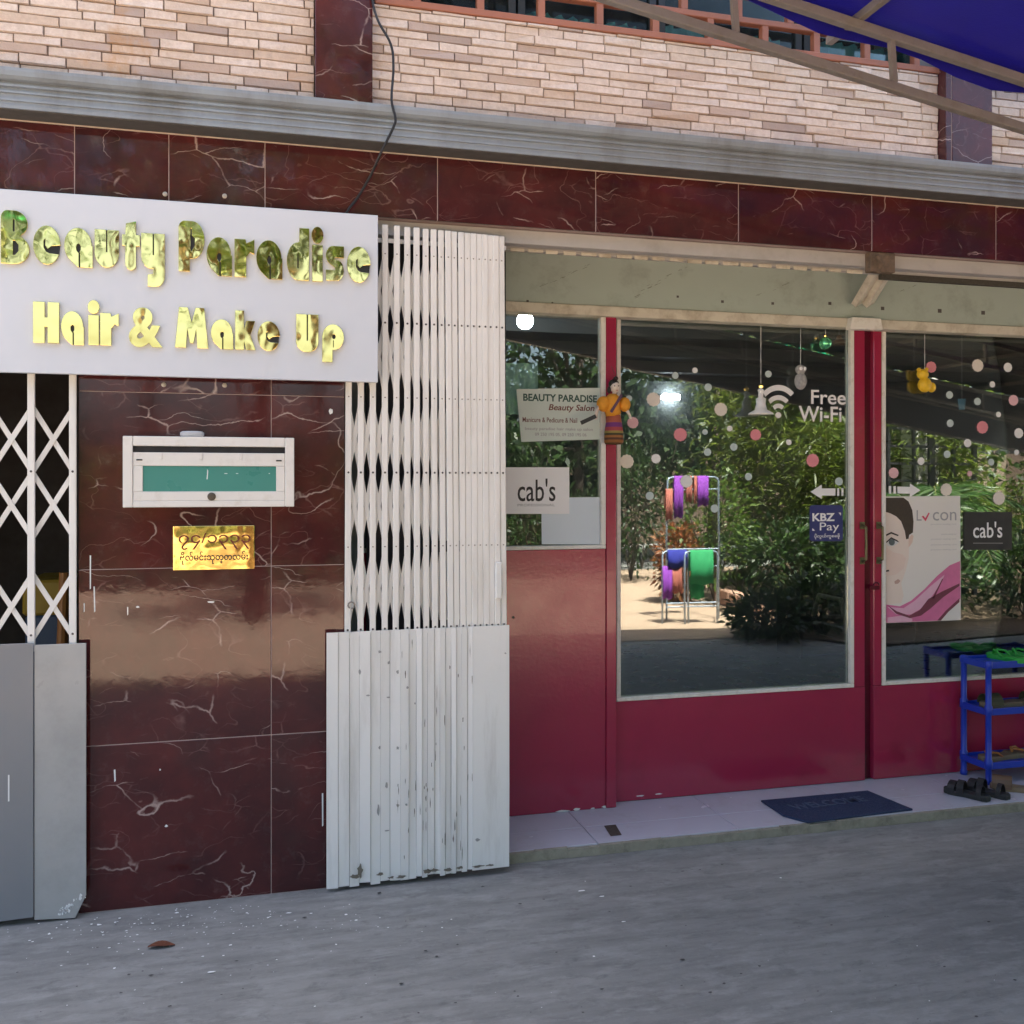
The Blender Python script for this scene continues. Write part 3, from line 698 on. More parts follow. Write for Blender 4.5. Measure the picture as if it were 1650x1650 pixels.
# ------------------------------------------------------------------ mailbox and plate on the pillar
YM = -0.062
mb = thing('mailbox', W(336, 818, YM), 'white metal mailbox with teal panel fixed on the maroon marble pillar', 'mailbox')
mx0, mx1 = X(198, YM), X(474, YM); mz0, mz1 = Z(336, 817, YM), Z(336, 704, YM)
hgt = mz1 - mz0; wid = mx1 - mx0
MB().box(mx0 + 0.004, mx1 - 0.004, YM + 0.012, -0.0005, mz0 + 0.004, mz1 - 0.004).build('body', M_mail, mb, bevel=0.002)
fr = MB(); e = 0.032
fr.box(mx0, mx0 + e, YM - 0.004, YM + 0.012, mz0, mz1).box(mx1 - e, mx1, YM - 0.004, YM + 0.012, mz0, mz1)
fr.box(mx0 + e + .0005, mx1 - e - .0005, YM - 0.003, YM + 0.012, mz1 - 0.034, mz1).box(mx0 + e + .0005, mx1 - e - .0005, YM - 0.003, YM + 0.012, mz0, mz0 + 0.022)
fr.build('frame', M_mail, mb, bevel=0.002)
MB().box(mx0 + e, mx1 - e, YM + 0.006, YM + 0.0115, mz1 - 0.056, mz1 - 0.0345).build('slot', M_dark, mb)
fl = MB()
fz1, fz0 = mz1 - 0.0565, mz0 + 0.0225
px0, px1, pz0, pz1 = X(230, YM), X(445, YM), Z(336, 792, YM), Z(336, 751, YM)
fl.box(mx0 + e + .001, mx1 - e - .001, YM - 0.0005, YM + 0.0105, pz1, fz1).box(mx0 + e + .001, mx1 - e - .001, YM - 0.0005, YM + 0.0105, fz0, pz0)
fl.box(mx0 + e + .001, px0, YM - 0.0005, YM + 0.0105, pz0 + .0003, pz1 - .0003).box(px1, mx1 - e - .001, YM - 0.0005, YM + 0.0105, pz0 + .0003, pz1 - .0003)
fp = fl.build('flap', M_mail, mb, bevel=0.0018)
MB().box(px0 + .0005, px1 - .0005, YM + 0.004, YM + 0.0085, pz0 + .0005, pz1 - .0005).build('teal_panel', M_teal, fp)
for k, f in enumerate((0.24, 0.5, 0.76)):
    xx = mx0 + e + (mx1 - mx0 - 2 * e) * (f - 0.06)
    MB().box(xx - 0.004, xx + 0.004, YM - 0.004, YM - 0.001, fz1 - 0.024, fz1 - 0.001).build('hinge_tab', M_mail, fp, bevel=0.001)
for xx in (mx0 + e + 0.022, mx1 - e - 0.022):
    MB().box(xx - 0.010, xx + 0.010, YM - 0.002, YM - 0.0006, fz1 - 0.029, fz1 - 0.024).build('vent_slit', M_dark, fp)
sc_ = MB(); p = W(334, 765, YM)
sc_.prism([(p.x - .003, p.z - .016), (p.x + .001, p.z - .016), (p.x + .003, p.z + .014), (p.x, p.z + .02), (p.x - .001, p.z)], YM + 0.0030, YM + 0.0039)
for (u, w) in ((364, .005), (382, .004), (434, .002)): 
    q = W(u, 763, YM); sc_.box(q.x - w, q.x + w, YM + 0.003, YM + 0.0039, q.z - .0012, q.z + .0012)
sc_.build('scratch', M_chip, fp)
lk = MB(); p = W(341, 800, YM)
knob('lock', (p.x, YM - 0.0006, p.z), [(0.0145, 0), (0.0145, 0.004), (0.011, 0.006), (0.005, 0.0065)], paint('old_lock', (0.09, 0.075, 0.06), 0.4, 0.2, 60, metal=0.5), fp, 18)
tp = MB(); p = W(310, 697, -0.03)
tp.lathe((0, 0, 0), [(0.036, 0), (0.041, 0.004), (0.041, 0.014), (0.034, 0.019), (0.02, 0.020)], 18)
o = tp.build('tin_lid', paint('grey_plastic_lid', (0.42, 0.44, 0.47), 0.4, 0.1, 20), origin=(0, 0, 0))
o.location = (p.x, -0.0425, mz1 + 0.001); o.scale = (1, 0.45, 1)
props(o, 'small grey lid lying on top of the white mailbox', 'lid')

YQ = -0.004
pq = thing('number_plate', W(344, 918, YQ), 'polished brass address plate with red and black lettering below the mailbox', 'plate')
qx0, qx1, qz0, qz1 = X(279, YQ), X(410, YQ), Z(344, 918, YQ), Z(344, 847, YQ)
MB().box(qx0, qx1, YQ, -0.0003, qz0, qz1).build('plate', M_brass, pq, bevel=0.0015, seg=2)
rm = MB(); t = 0.006
rm.box(qx0 + t, qx1 - t, YQ - .0016, YQ - .0002, qz1 - t - .002, qz1 - t).box(qx0 + t, qx1 - t, YQ - .0016, YQ - .0002, qz0 + t, qz0 + t + .002)
rm.box(qx0 + t, qx0 + t + .002, YQ - .0016, YQ - .0002, qz0 + t + .002, qz1 - t - .002).box(qx1 - t - .002, qx1 - t, YQ - .0016, YQ - .0002, qz0 + t + .002, qz1 - t - .002)
rm.build('rim', M_brass, pq)
label_text('red_lettering', '၇၄/၁၃၃၃', (288, 859, 404, 886), YQ - 0.0002, paint('red_enamel', (0.13, 0.008, 0.006), 0.5), pq, 0.0014, 0.006)
label_text('black_lettering', 'ဗိုလ်မင်းသုတ္တလမ်း', (290, 889, 400, 910), YQ - 0.0002, M_black, pq, 0.0014, 0.022)

for o in pq.children:            # the plate leans out a little at its top
    o.data.transform(Matrix.Translation((0, -0.0012, 0)) @ Matrix.Rotation(R(1.7), 4, 'X'))
# ------------------------------------------------------------------ folding gates
YG = -0.022
ZPIV = [0.985, 1.548, 2.111]
def strip_geo(mbd, a, b, y):
    a, b = Vector((a[0], y, a[1])), Vector((b[0], y, b[1]))
    mbd.bar(a, b, 0.017, 0.0035, up=(0, -1, 0))
def gate_cells(root, xa, xb, groups, Ls=0.261, zlo=0.9, zhi=2.5):
    dx = xb - xa; hh = math.sqrt(max(Ls * Ls - dx * dx, 0.01))
    for zc in groups:
        for s in (-1, 1):
            z1 = zc + s * hh
            if z1 < zlo or z1 > zhi: z1 = max(min(z1, zhi), zlo)
            if abs(z1 - zc) < 0.03: continue
            m1 = MB(); strip_geo(m1, (xa, zc), (xb, z1), YG + 0.014); m1.build('lattice_strip', M_gate, root)
            m1 = MB(); strip_geo(m1, (xa, z1), (xb, zc), YG + 0.018); m1.build('lattice_strip', M_gate, root)
# --- gate drawn together, right of the pillar
cg = thing('folding_gate', (X(670, YG), YG, 0.0), 'white folding steel gate pushed together between marble pillar and red shop front', 'gate')
bot = [560, 581, 600.5, 620, 637.6, 656.5, 672, 687, 701, 714.4, 726, 736, 746, 755.6, 765, 774, 783.5, 792.7, 802, 812]
top = [563, 582, 601, 620.5, 639.5, 656.4, 671, 686, 698.5, 710.5, 721.5, 731.5, 742.7, 752.7, 762.4, 771.8, 781, 789.6, 798.5, 808]
zg0 = Z(670, 1016, YG)
bars = []
for k, (b, t) in enumerate(zip(bot, top)):
    xb, xt = X(b, YG), X(t, YG); zt = Z(t, 362 + 19 * max(0, (t - 620)) / 188, YG)
    w = 0.0225
    yj = YG + rng.uniform(-.001, .001) + (0.003 if k % 2 else -0.001)
    mbd = MB(); mbd.bar((xb, yj, zg0 - 0.02), (xt, yj, zt), w, 0.011, up=(0, -1, 0))
    mbd.build('bar', M_gate, cg, bevel=0.002)
    bars.append((xb, xt, zt, yj))
rv = MB(); rv2 = MB()
for (xb, xt, zt, yj) in bars:
    for zc in [zg0 + 0.012] + ZPIV[1:]:
        f = (zc - zg0) / (zt - zg0); x = xb + (xt - xb) * f
        rv.ball((x, yj - 0.006, zc), (0.0042, 0.003, 0.0042), 6, 4)
    for zc in (1.27, 1.83, 2.37):
        f = (zc - zg0) / (zt - zg0); x = xb + (xt - xb) * f
        rv2.ball((x, yj - 0.006, zc), (0.003, 0.0015, 0.003), 6, 4)
props(rv.build('rivet', M_rivet, cg), kind='stuff')
props(rv2.build('rivet_small', M_alu, cg), kind='stuff')
for (a, b) in zip(bars[:-1], bars[1:]):
    gate_cells(cg, (a[0] + a[1]) / 2, (b[0] + b[1]) / 2, ZPIV, zlo=zg0 + 0.02, zhi=2.36)
z = Z(700, 392, YG + 0.03); MB().box(X(606, YG + .03), X(815, YG + .03), YG + 0.026, YG + 0.034, z - 0.010, z + 0.006).build('top_channel', M_gate, cg)
# staple and latch
lt = MB(); p = W(803, 935, YG - 0.012); lt.box(p.x - .012, p.x + .012, YG - .022, YG - .009, p.z - .07, p.z + .07); lt.build('latch_box', M_sheet, cg, bevel=0.003)
lt = MB(); p = W(566, 975, YG - 0.008); lt.tube([p + Vector((0.012 * math.cos(t), -0.004, 0.012 * math.sin(t))) for t in [k * math.pi / 6 for k in range(-3, 9)]], 0.003, 6); lt.build('hasp_ring', M_alu, cg)
# sheets at its foot
edges = [526, 545, 563, 579, 597, 613, 628.5, 645, 659, 671, 680, 689, 700, 709, 718, 727, 735, 744, 753, 761, 821]
for k, (a, b) in enumerate(zip(edges[:-1], edges[1:])):
    y = YG - 0.014 - (0.004 if k % 2 else 0.0) - (0.010 if k == 0 else 0)
    tw = rng.uniform(0.0008, 0.0024) * (1 if k % 3 else -1)
    if k == len(edges) - 2: tw = 0.002
    xa, xb = X(a + 0.25, y), X(b - 0.25, y)
    vt = 1020 - 13 * (a - 526) / 295; vb = 1433 - 36 * (a - 526) / 295
    zt, zb = Z(a, vt, y), Z(a, vb, y) + rng.uniform(-0.003, 0.010)
    if k == 0: zb = Z(a, 1433, y)
    bow = rng.uniform(-.006, .004)
    c = []
    nseg = 6; vs = []; fs = []
    for i in range(nseg + 1):
        f = i / nseg; zz = zb + (zt - zb) * f; bb = bow * math.sin(f * math.pi) + rng.uniform(-.0008, .0008)
        vs += [(xa, y - tw + bb, zz), (xb, y + tw + bb, zz), (xb, y + tw + bb + 0.006, zz), (xa, y - tw + bb + 0.006, zz)]
    for i in range(nseg):
        o4 = i * 4
        fs += [(o4, o4 + 1, o4 + 5, o4 + 4), (o4 + 1, o4 + 2, o4 + 6, o4 + 5), (o4 + 2, o4 + 3, o4 + 7, o4 + 6), (o4 + 3, o4, o4 + 4, o4 + 7)]
    fs += [(3, 2, 1, 0), (nseg * 4, nseg * 4 + 1, nseg * 4 + 2, nseg * 4 + 3)]
    MB().add(vs, fs).build('sheet', M_sheet, cg)
MB().box(X(530, YG), X(819, YG), YG - 0.0045, YG - 0.0035, .02, zg0 - .01).build('backing', M_rivet, cg)
mk = MB()
for (u, v, w, h) in ((612, 1051, 6, 6), (627, 1068, 5, 7), (641, 1083, 5, 8), (657, 1108, 5, 5), (593, 1121, 7, 3), (626, 1124, 7, 3), (612, 1205, 5, 6), (641, 1206, 5, 6), (610, 1306, 6, 22), (641, 1298, 6, 6), (655, 1297, 5, 5), (623, 1339, 8, 3), (669, 1134, 3, 4), (815, 1053, 4, 3), (580, 1083, 4, 8), (623, 1265, 5, 12), (770, 1354, 9, 6)):
    p = W(u, v, YG - 0.03); s = w * 3.6 / FPX / 2; q = h * 3.6 / FPX / 2
    mk.prism([(p.x + s * math.cos(t) * rng.uniform(.5, 1.2), p.z + q * math.sin(t) * rng.uniform(.5, 1.2)) for t in [k * math.pi / 5 for k in range(10)]], YG - 0.0262, YG - 0.0258)
props(mk.build('tape_mark', plain('grey_mark', (0.32, 0.32, 0.31), 0.7), cg), kind='stuff')
gm = MB()
def blot(mb_, u, v, w, h, y, th=0.0004, k=14):
    p = W(u, v, y); s_ = w * 3.8 / FPX / 2; q_ = h * 3.8 / FPX / 2
    mb_.prism([(p.x + s_ * math.cos(t) * rng.uniform(.45, 1.25), p.z + q_ * math.sin(t) * rng.uniform(.45, 1.25)) for t in [i * 2 * math.pi / k for i in range(k)]], y - th, y)
for (u, v, w, h) in ((580, 1402, 9, 22), (573, 1412, 16, 8), (646, 1413, 16, 5), (688, 1404, 12, 8), (700, 1402, 18, 5), (722, 1401, 14, 6), (741, 1398, 12, 5), (770, 1396, 20, 4), (790, 1394, 14, 4), (612, 1409, 12, 5), (630, 1414, 10, 4)):
    blot(gm, u, v, w, h, YG - 0.0262)
for k in range(46):
    blot(gm, rng.uniform(640, 762), rng.uniform(1030, 1390), rng.uniform(.8, 1.8), rng.uniform(5, 26), YG - 0.0262, k=8)
props(gm.build('grime', plain('grey_brown_grime', (0.17, 0.15, 0.12), 0.9), cg), kind='stuff')
# --- gate stretched, left of the pillar
lg = thing('folding_gate', (X(40, YG), YG, 0.0), 'white folding steel lattice gate stretched across the dark opening beside the pillar', 'gate')
lx = [X(117.5, YG), X(50.5, YG)]; sp = lx[0] - lx[1]
while lx[-1] > XL + 0.2: lx.append(lx[-1] - sp)
zl0 = Z(60, 1040, YG)
rv = MB()
for x in lx:
    mbd = MB(); mbd.bar((x, YG, zl0 - 0.02), (x, YG, 2.50), 0.0235, 0.011, up=(0, -1, 0)); mbd.build('bar', M_gate, lg, bevel=0.002)
    for zc in ZPIV: rv.ball((x, YG - .006, zc), (0.0042, 0.003, 0.0042), 6, 4)
props(rv.build('rivet', M_rivet, lg), kind='stuff')
ZL = [0.968, 1.545, 2.12]
for a, b in zip(lx[1:], lx[:-1]): gate_cells(lg, a, b, ZL, zlo=zl0 + 0.005, zhi=2.4)
M_sheetd = paint('dark_grey_sheet_steel', (0.215, 0.222, 0.235), 0.36, 0.07, 3, (0.22, 0.22, 0.22), 0.35, 5, 0.12, 7)
def lsheet(ua, ub, y, chip=False):
    xa, xb = X(ua, y), X(ub, y); zt = Z(ub, 1036, y); zb0_, zb1_ = Z(ua, 1482, y) if ua > 0 else 0.012, Z(ub, 1477, y)
    poly = [(xa, zb0_), (xb - (0.035 if chip else 0), zb1_), (xb, zb1_ + (0.075 if chip else 0)), (xb, zt), (xa, zt)]
    MB().prism(poly, y - 0.003, y + 0.003).build('sheet', M_sheetg if chip else M_sheetd, lg, bevel=0.0012)
lsheet(-120, 54, YG - 0.022); lsheet(55.5, 139, YG - 0.018, True); lsheet(-320, -121.5, YG - 0.022)
chp = MB()
for k in range(26):
    f = rng.random(); u = 139 - 42 * f + rng.uniform(-4, 1); v = 1447 + 27 * f + rng.uniform(-9, 3)
    p = W(u, v, YG - 0.0222); s = rng.uniform(.001, .006)
    chp.prism([(p.x + s * math.cos(t) * rng.uniform(.5, 1.3), p.z + s * 1.5 * math.sin(t) * rng.uniform(.5, 1.3)) for t in [q * math.pi / 3 for q in range(6)]], YG - 0.0222, YG - 0.0212)
p = W(14, 1270, YG - .026); chp.box(p.x - .0022, p.x + .0022, YG - 0.0262, YG - 0.0252, p.z - .045, p.z + .045)
props(chp.build('paint_chip', M_chip, lg), kind='stuff')

# things in the shed behind the stretched gate
yb = 1.1
bx = thing('storage_crate', (W(70, 960, yb).x, yb, 0), 'yellow and blue storage crate standing in the dark shed behind the lattice gate', 'crate')
xa, xb = X(40, yb), X(98, yb); zt = Z(60, 935, yb)
MB().box(xa, xb, yb, yb + 0.4, 0.0, zt - 0.16).build('bin', paint('dull_blue_bin', (0.05, 0.08, 0.13), 0.5), bx, bevel=0.01)
MB().box(xa - .01, xb + .01, yb - .01, yb + 0.41, zt - 0.159, zt).build('lid', paint('yellow_plastic', (0.34, 0.22, 0.02), 0.45), bx, bevel=0.012)
a, b = W(94, 1030, 0.9), W(112, 870, 0.9)
a.z = 0.0; d = W(98, 990, 0.9)
pl_ = MB().tube([(d.x, 0.9, 0.0), (d.x + 0.005, 0.9, 0.8), (d.x + 0.015, 0.9, 1.12)], 0.022, 10).build('wooden_pole', paint('orange_wood', (0.35, 0.14, 0.03), 0.5))
props(pl_, 'orange brown wooden pole leaning inside the dark shed', 'pole')

# ------------------------------------------------------------------ shop front: fixed pane, two sliding doors
YF, YD = 0.46, 0.52
ztop = zt0 + 0.02
fx = thing('shop_window', (X(900, YF), YF, ZS), 'fixed red panel with narrow window pane next to the folded gate', 'window')
xg1 = X(968, YF); zg = Z(900, 879, YF)
MB().box(xd0 + 0.01, X(976, YF), YF, YF + 0.05, ZS + 0.001, zg - 0.018).build('lower_panel', M_red, fx, bevel=0.002)
MB().box(X(976, YF) + .0005, X(992.5, YF), YF - 0.006, YF + 0.056, ZS + 0.001, ztop).build('post', M_red, fx, bevel=0.003)
MB().box(xg1, X(976, YF), YF - 0.004, YF + 0.04, zg, ztop).build('beading', M_bead, fx, bevel=0.002)
MB().box(xd0 + 0.01, X(976, YF), YF - 0.004, YF + 0.04, zg - 0.0175, zg - 0.0005).build('beading', M_bead, fx, bevel=0.002)
MB().box(xd0 + 0.012, xg1 - 0.0005, YF + 0.018, YF + 0.023, zg, ztop).build('pane', M_glass, fx)
ch_ = MB()
for (u, v, w, h) in ((908, 1307, 26, 5), (930, 1304, 14, 6), (975, 1300, 14, 4), (955, 1303, 10, 3), (1040, 1289, 18, 2.5), (1070, 1286, 14, 2)):
    p = W(u, v, YF - 0.001); s = w * 4.3 / FPX / 2; q = h * 4.3 / FPX / 2
    yy = YF if u < 976 else YD
    ch_.prism([(p.x + s * math.cos(t) * rng.uniform(.6, 1.1), max(ZS + .0015, p.z + q * math.sin(t) * rng.uniform(.5, 1.3))) for t in [k * math.pi / 5 for k in range(10)]], yy - 0.0013, yy - 0.0002)
ch_.build('paint_chip', M_chip, fx)
for (u, v) in ((814, 1001), (988, 987), (985, 1063), (827, 995)):
    p = W(u, v, YF); MB().ball((p.x, YF - .001, p.z), (0.006, 0.003, 0.006), 8, 6).build('screw', M_rivet, fx)

def door(label, xl, xr, hx, gl, gr, v_gb, u_gb):
    d = thing('glass_door', ((xl + xr) / 2, YD, ZS), label, 'door')
    zgb = Z(u_gb, v_gb, YD)
    MB().box(xl, xr, YD, YD + 0.045, ZS + 0.002, zgb - 0.020).build('lower_panel', M_red, d, bevel=0.002)
    if gl - 0.02 > xl: MB().box(xl, gl - 0.021, YD + 0.0005, YD + 0.045, zgb - 0.0195, ztop).build('stile', M_red, d, bevel=0.003)
    if gr + 0.02 < xr: MB().box(gr + 0.021, xr, YD + 0.0005, YD + 0.045, zgb - 0.0195, ztop).build('stile', M_red, d, bevel=0.003)
    MB().box(gl - 0.020, gl, YD - 0.004, YD + 0.04, zgb, ztop).build('beading', M_bead, d, bevel=0.002)
    MB().box(gr, gr + 0.020, YD - 0.004, YD + 0.04, zgb, ztop).build('beading', M_bead, d, bevel=0.002)
    MB().box(gl - 0.020, gr + 0.020, YD - 0.004, YD + 0.04, zgb - 0.019, zgb - 0.0005).build('beading', M_bead, d, bevel=0.002)
    MB().box(gl + .0005, gr - .0005, YD + 0.018, YD + 0.023, zgb, ztop).build('pane', M_glass, d)
    h0, h1 = Z(1400, 905, YD), Z(1400, 845, YD)
    hm = MB(); hm.tube([(hx, YD - .001, h0), (hx, YD - 0.032, h0 + 0.012), (hx, YD - 0.034, (h0 + h1) / 2), (hx, YD - 0.032, h1 - 0.012), (hx, YD - .001, h1)], 0.006, 8)
    hm.box(hx - .013, hx + .013, YD - .004, YD - .0003, h0 - .012, h0 + .022).box(hx - .013, hx + .013, YD - .004, YD - .0003, h1 - .022, h1 + .012)
    hm.build('handle', paint('green_brass', (0.14, 0.13, 0.07), 0.4, 0.4, 50, metal=0.6), d, smooth=False)
    return d
dl = door('sliding red door whose glass carries Free Wi-Fi and a navy KBZ Pay sticker', X(985, YD), X(1394, YD), X(1389, YD), X(1000, YD), X(1370, YD), 1123.5, 1000)
dr = door('sliding red door with a beauty poster and black cab\'s sign on its glass', X(1408, YD), X(1408, YD) + 1.34, X(1415.5, YD), X(1427, YD), X(1408, YD) + 1.24, 1098, 1427)
MB().box(X(1394, YD) + .001, X(1408, YD) - .001, YD + 0.03, YD + 0.07, ZS + 0.002, ztop).build('meeting_post', M_dred, dl)
lk = MB(); p = W(1407, 943, YD - .01); lk.box(p.x - .02, p.x + .035, YD - .012, YD - .0005, p.z - .022, p.z - .004)
lk.tube([p + Vector((0.012 + 0.016 * math.cos(t), -0.008, 0.014 * math.sin(t))) for t in [k * math.pi / 6 for k in range(0, 7)]], 0.004, 6)
lk.build('hasp', M_dred, dl)
props(MB().box(X(1408, YD) + 1.35, XR - 0.12, YD, YD + 0.05, ZS + .001, ztop).build('red_partition', M_red), 'plain red partition wall at the far end of the shop front', 'wall')
props(MB().box(0.415, X(815, 0.30), 0.30, 0.32, ZS + .001, 2.50).build('gate_gap_shade', paint('gap_shade_dark', (0.022, 0.022, 0.028), 0.6, 0.2, 4)), 'dark board added as shade behind the pushed together gate', 'board')  # added sheet, its dark colour stands in for shade between the gate bars
props(MB().box(xd0 - 0.09, xd0 + 0.009, 0.455, YD, 0.042, ztop).build('jamb', M_pale), kind='structure')

# ------------------------------------------------------------------ stickers and sheets on the glass
YGL = YD + 0.018 - 0.0004       # just in front of the door panes
YGF = YF + 0.018 - 0.0004       # just in front of the fixed pane
ring = [('cream', (0.74, 0.68, 0.60)), ('white', (0.78, 0.79, 0.77)), ('pink', (0.70, 0.25, 0.29)), ('rose', (0.72, 0.44, 0.47)), ('pale', (0.50, 0.60, 0.59))]
MST = {k: paint('sticker_' + k, c, 0.5, 0.10, 60) for k, c in ring}
def sticker(u, v, r, col, right):
    p = W(u, v, YGL); t = (YGL + CD) / (CT - ST * (u - UC) / FPX); rr = r * t / FPX
    n = 12 if r > 6.5 else 10
    pts = [(p.x + rr * (1 + (0.05 * math.cos(a * n) if r > 6.5 else 0)) * math.cos(a) * 1.06, p.z + rr * (1 + (0.05 * math.cos(a * n) if r > 6.5 else 0)) * math.sin(a)) for a in [k * 2 * math.pi / 48 for k in range(48)]]
    size = 'large' if r > 9 else ('medium' if r > 6.5 else 'small')
    shade = {'cream': 'cream', 'white': 'white', 'pink': 'deep pink', 'rose': 'rose pink', 'pale': 'pale green-grey'}[col]
    where = 'the glass door with the black cab\'s sign' if right else 'the glass door with the Free Wi-Fi lettering'
    o = MB().prism(pts, YGL - 0.0006, YGL).build('flower_sticker', MST[col])
    props(o, f'{size} {shade} flower dot sticker on {where}', 'sticker', f'{size} {shade} dots on {where}')
for s in [(1119.7, 596.7, 4.5, 'white'), (1088, 605, 5.5, 'pale'), (1141, 624, 6, 'pale'), (1053, 643.6, 11, 'cream'), (1013.6, 642, 5, 'pale'), (1161.5, 659.7, 10.5, 'cream'), (1019.7, 681, 9, 'rose'),
          (1096.4, 700.3, 10.5, 'pink'), (1136, 696, 4.5, 'pale'), (1175.8, 690.6, 4.5, 'white'), (1217.6, 700.6, 9, 'pink'), (1182.4, 720.3, 6, 'pale'), (1140, 728.5, 6, 'pale'), (1271, 712.7, 4.5, 'white'),
          (1010, 743.6, 11, 'cream'), (1057, 739, 7.5, 'white'), (1206, 768, 6, 'pale'), (1106, 775.5, 10, 'white'), (1047, 799, 6.5, 'pale'), (1151.5, 819.4, 6.5, 'pale'), (1238, 602.7, 5.5, 'pale'), (1309.4, 741.8, 10.5, 'pink'), (1351.8, 775.8, 6.5, 'pale')]:
    sticker(*s, False)
for s in [(1500.4, 591.5, 9, 'pink'), (1575.3, 589, 10, 'cream'), (1624, 592, 7.5, 'white'), (1599, 619.4, 5, 'white'), (1530, 636.4, 6, 'pale'), (1575, 647, 6, 'pale'), (1633, 645, 8.5, 'rose'), (1608.8, 667.9, 4.5, 'white'),
          (1531, 682, 6, 'pale'), (1583, 688.5, 10, 'pink'), (1641.5, 698, 8, 'white'), (1559, 714, 6.5, 'white'), (1638, 729, 4.5, 'white'), (1526, 732, 6, 'pale'), (1597, 744.7, 5.5, 'pale'), (1440, 762, 8.5, 'rose'), (1562.7, 763, 4.5, 'rose'),
          (1524.7, 789, 10, 'cream'), (1609.5, 803, 10.5, 'cream'), (1484, 743, 6, 'white')]:
    sticker(*s, True)
# Free Wi-Fi
wf = thing('wifi_sticker', W(1290, 680, YGL), 'white wireless symbol with Free Wi-Fi lettering stuck on the glass door', 'sticker')
for (r0, r1) in ((33, 40.5), (20, 26.5), (9, 15)):
    ctr = (1254, 668)
    pts = [(ctr[0] + r1 * 0.92 * math.cos(R(a)), ctr[1] - r1 * math.sin(R(a)) * 1.18) for a in range(47, 134, 6)] + [(ctr[0] + r0 * 0.92 * math.cos(R(a)), ctr[1] - r0 * math.sin(R(a)) * 1.18) for a in range(133, 46, -6)]
    flat('wave', pts, YGL, M_white, wf)
flat('dot', [(1254 + 4.8 * math.cos(R(a)), 669 - 4.8 * math.sin(R(a))) for a in range(0, 360, 24)], YGL, M_white, wf)
label_text('lettering', 'Free', (1307, 628, 1363, 651), YGL, M_white, wf, 0.0006, 0.012)
label_text('lettering', 'Wi-Fi', (1287, 654, 1356, 679), YGL, M_white, wf, 0.0006, 0.012)
# arrows
ar = thing('arrow_sticker', W(1332, 804, YGL), 'white arrow sticker pointing at the Free Wi-Fi door away from the handles', 'sticker')
flat('arrow', [(1306, 792.5), (1324, 781), (1324, 787), (1346, 787), (1346, 798.5), (1324, 798.5), (1324, 804)], YGL, M_white, ar)
flat('stripe', rect(1349, 786.5, 1352.2, 799), YGL, M_white, ar); flat('stripe', rect(1355.8, 786.5, 1359, 799), YGL, M_white, ar)
ar = thing('arrow_sticker', W(1457, 800, YGL), 'white arrow sticker above the beauty poster pointing away from the handles', 'sticker')
flat('arrow', [(1483, 790), (1466, 779), (1466, 784.5), (1446, 784), (1446, 795), (1466, 795.5), (1466, 801)], YGL, M_white, ar)
flat('stripe', rect(1432, 783, 1436, 795.5), YGL, M_white, ar); flat('stripe', rect(1439.5, 783.3, 1443.5, 795.5), YGL, M_white, ar)
# KBZ Pay
kb = thing('payment_sticker', W(1331, 872, YGL), 'navy blue square KBZ Pay payment sticker on the glass door', 'sticker')
def rrect(u0, v0, u1, v1, r):
    pts = []
    for (cx, cy, a) in ((u1 - r, v0 + r, 0), (u0 + r, v0 + r, 90), (u0 + r, v1 - r, 180), (u1 - r, v1 - r, 270)):
        pts += [(cx + r * math.cos(R(a + 15 * i)), cy - r * math.sin(R(a + 15 * i))) for i in range(7)]
    return pts
flat('sheet', rrect(1304.5, 814, 1358, 872, 5), YGL, M_navy, kb, 0.0005)
y2 = YGL - 0.0006
label_text('lettering', 'KBZ', (1309, 827, 1345, 840), y2, M_white, kb, 0.0004, 0.03)
label_text('lettering', 'Pay', (1321, 842, 1352, 859), y2, M_white, kb, 0.0004)
label_text('lettering', 'ပိုလွယ်ကူစေဖို့', (1312, 860, 1353, 869), y2, M_white, kb, 0.0004, 0.01)
flat('corner_mark', [(1351, 826), (1355, 826), (1355, 831)], y2, M_white, kb, 0.0004); flat('corner_mark', [(1309, 851), (1313, 855), (1309, 855)], y2, M_white, kb, 0.0004)
# white cab's board
cb = thing('brand_card', W(866, 828, YGF), 'white card lettered cab\'s in black on the narrow window', 'sign')
ycb = YGF - 0.002
flat('card', rect(812, 753, 917, 828), ycb, M_white, cb, 0.003)
label_text('lettering', "cab's", (834, 771, 895, 808), ycb - 0.0031, M_black, cb, 0.0004, 0.006)
label_text('lettering', 'PROFESSIONAL', (834, 812, 894, 816), ycb - 0.0031, plain('grey_print', (0.3, 0.3, 0.32)), cb, 0.0004)
cbb = thing('brand_card', W(1590, 886, YGL), 'black card lettered cab\'s in white beside the beauty poster', 'sign')
flat('card', rect(1553, 825, 1630, 886), YGL - .001, M_black, cbb, 0.002)
label_text('lettering', "cab's", (1568, 841, 1615, 867), YGL - 0.0031, M_white, cbb, 0.0004, 0.008)
flat('underline', rect(1568, 874.5, 1616, 876), YGL - .0031, plain('grey_print2', (0.18, 0.18, 0.18)), cbb, 0.0003)
